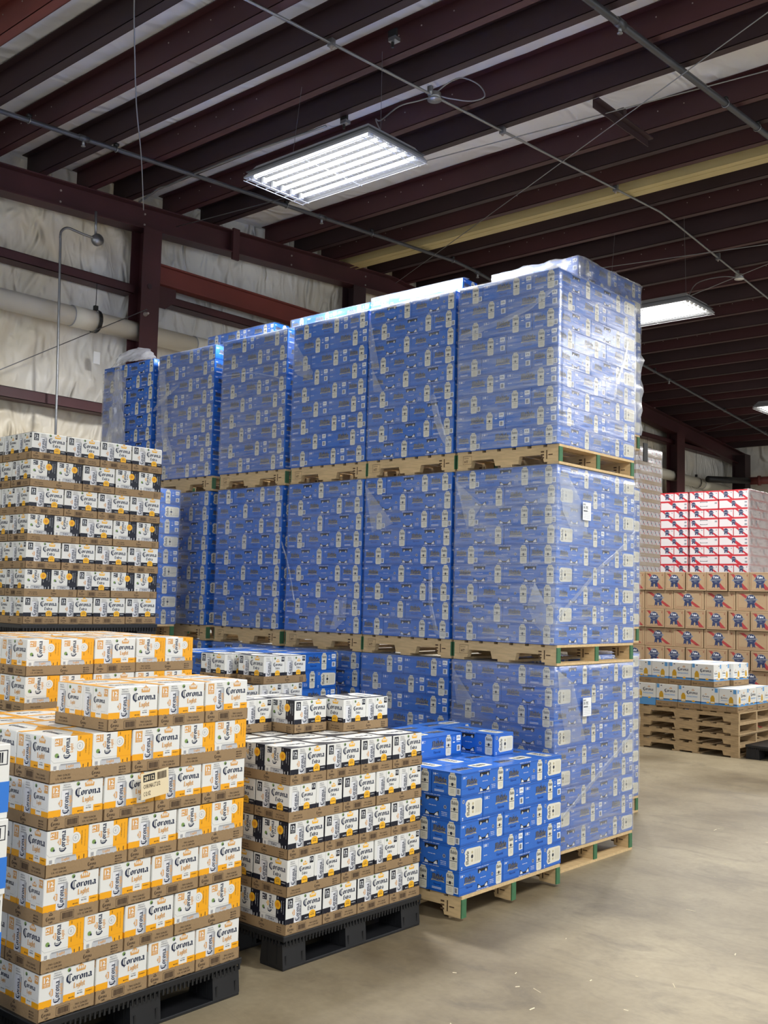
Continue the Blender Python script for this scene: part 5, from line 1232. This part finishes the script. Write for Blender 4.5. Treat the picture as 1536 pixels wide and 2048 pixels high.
mbx = MB(); mbx.box(-.80, 0, 0, .80, .126, 2.07, 'box_brown', .004)
for k in range(1, 8): mbx.box(-.801, .001, -.001, .801, .126 + k * .243 - .002, .126 + k * .243 + .002, 'box_line')
o = link('carton_block', mbx.mesh('carton_block'), None, (FS[0], FS[1], 0)); tag(o, 'brown carton block carrying the far wrapped white stack', 'carton')
pallet((FS[0] - .42, FS[1] + .42, 0), PI / 2, 'new', 'wooden pallet on the floor under the far wrapped stack', 'pallets in the far wrapped stack')
wrap('stretch_film', 'shiny stretch film around the far white stack', FS, -.80, .79, 2.08, 2.075 + nl * .1405, 'film_heavy', seed=240, amp=.012)

# ================================================================== write out the blue cartons: the 300 that show largest are things, the rest one object
def area(b):
    x, y, z = b[0], b[1], b[2]; d2 = x * x + y * y + (z - CAM_H) ** 2; occ = 1.0
    if 'side stack, bottom' in b[4] or ('fifth stack' in b[4] and 'bottom tier' in b[4]): occ = .01
    if 'fifth stack' in b[4] and 'middle tier' in b[4]: occ = .3
    if 'left' in b[4] and 'fifth' in b[4] and 'middle tier' in b[4]: occ = .02
    if 'side stack' in b[4]: occ = min(occ, .4)
    if ('rear unwrapped' in b[4] or 'inner' in b[4]) and z < 1.0: occ = .01
    if 'rear stack' in b[4] and 'third' not in b[4] and 'inner' not in b[4] and z < 4.0: occ = .15
    if 'bottom tier' in b[4] and ('third' in b[4] or 'fourth' in b[4]) and z < 1.1: occ = .02
    if 'bottom tier' in b[4] and 'second stack' in b[4] and z < .85: occ = .02
    if 'nearest the wall' in b[4] and 'middle tier' in b[4]: occ = .01
    return occ / d2
BLUE.sort(key=area, reverse=True)
for b in BLUE[:300]:
    o = link('beer_carton', BLUE_MESH, None, b[:3], b[3]); tag(o, b[4], 'carton', b[5])
vs0 = [tuple(v.co) for v in BLUE_MESH.vertices]; pf = [tuple(p.vertices) for p in BLUE_MESH.polygons]; pm = [p.material_index for p in BLUE_MESH.polygons]
import numpy as np
V = np.array(vs0); allv = []; 
for b in BLUE[300:]:
    c, s = math.cos(b[3]), math.sin(b[3]); allv.append(np.stack([V[:, 0] * c - V[:, 1] * s + b[0], V[:, 0] * s + V[:, 1] * c + b[1], V[:, 2] + b[2]], 1))
nrest = len(allv)
if nrest:
    lens = np.array([len(f) for f in pf]); flat = np.array([i for f in pf for i in f]); me = bpy.data.meshes.new('beer_cartons')
    vv = np.concatenate(allv); me.vertices.add(len(vv)); me.vertices.foreach_set('co', vv.ravel())
    li = np.concatenate([flat + k * len(V) for k in range(nrest)]); me.loops.add(len(li)); me.loops.foreach_set('vertex_index', li.astype(np.int32))
    ll = np.tile(lens, nrest); me.polygons.add(len(ll)); me.polygons.foreach_set('loop_start', np.concatenate([[0], np.cumsum(ll)[:-1]]).astype(np.int32)); me.polygons.foreach_set('loop_total', ll.astype(np.int32))
    for m in BLUE_MESH.materials: me.materials.append(m)
    me.polygons.foreach_set('material_index', np.tile(np.array(pm), nrest).astype(np.int32)); me.update(calc_edges=True); me.validate()
    o = link('distant_beer_cartons', me); tag(o, 'remaining blue can cartons farthest back in the wrapped stacks', 'cartons', None, 'stuff')
print('blue cartons', len(BLUE), 'stuff', nrest)

# splinters and crumbs on the floor
mb = MB(); r = random.Random(11)
for i in range(150):
    x = r.uniform(-3.4, .2); y = r.uniform(2.6, 9.0)
    if x < -2.9 and y < 6.6: x = r.uniform(-2.9, -1.5)
    L = r.choice((.006, .009, .010, .016, .026)); a = r.uniform(0, PI); w = .002 + .0014 * r.random(); c, s = math.cos(a), math.sin(a)
    mb.add([(x + c * L - s * w, y + s * L + c * w, .0005), (x + c * L + s * w, y + s * L - c * w, .0005), (x - c * L + s * w, y - s * L - c * w, .0005), (x - c * L - s * w, y - s * L + c * w, .0005),
            (x + c * L, y + s * L, .003), (x - c * L, y - s * L, .003)], [(0, 1, 4), (2, 3, 5), (0, 4, 5, 3), (1, 2, 5, 4)], 'splinter')
tag(link('wood_splinters', mb.mesh('wood_splinters')), 'pale wood splinters and crumbs scattered on the concrete floor', 'debris', None, 'stuff')
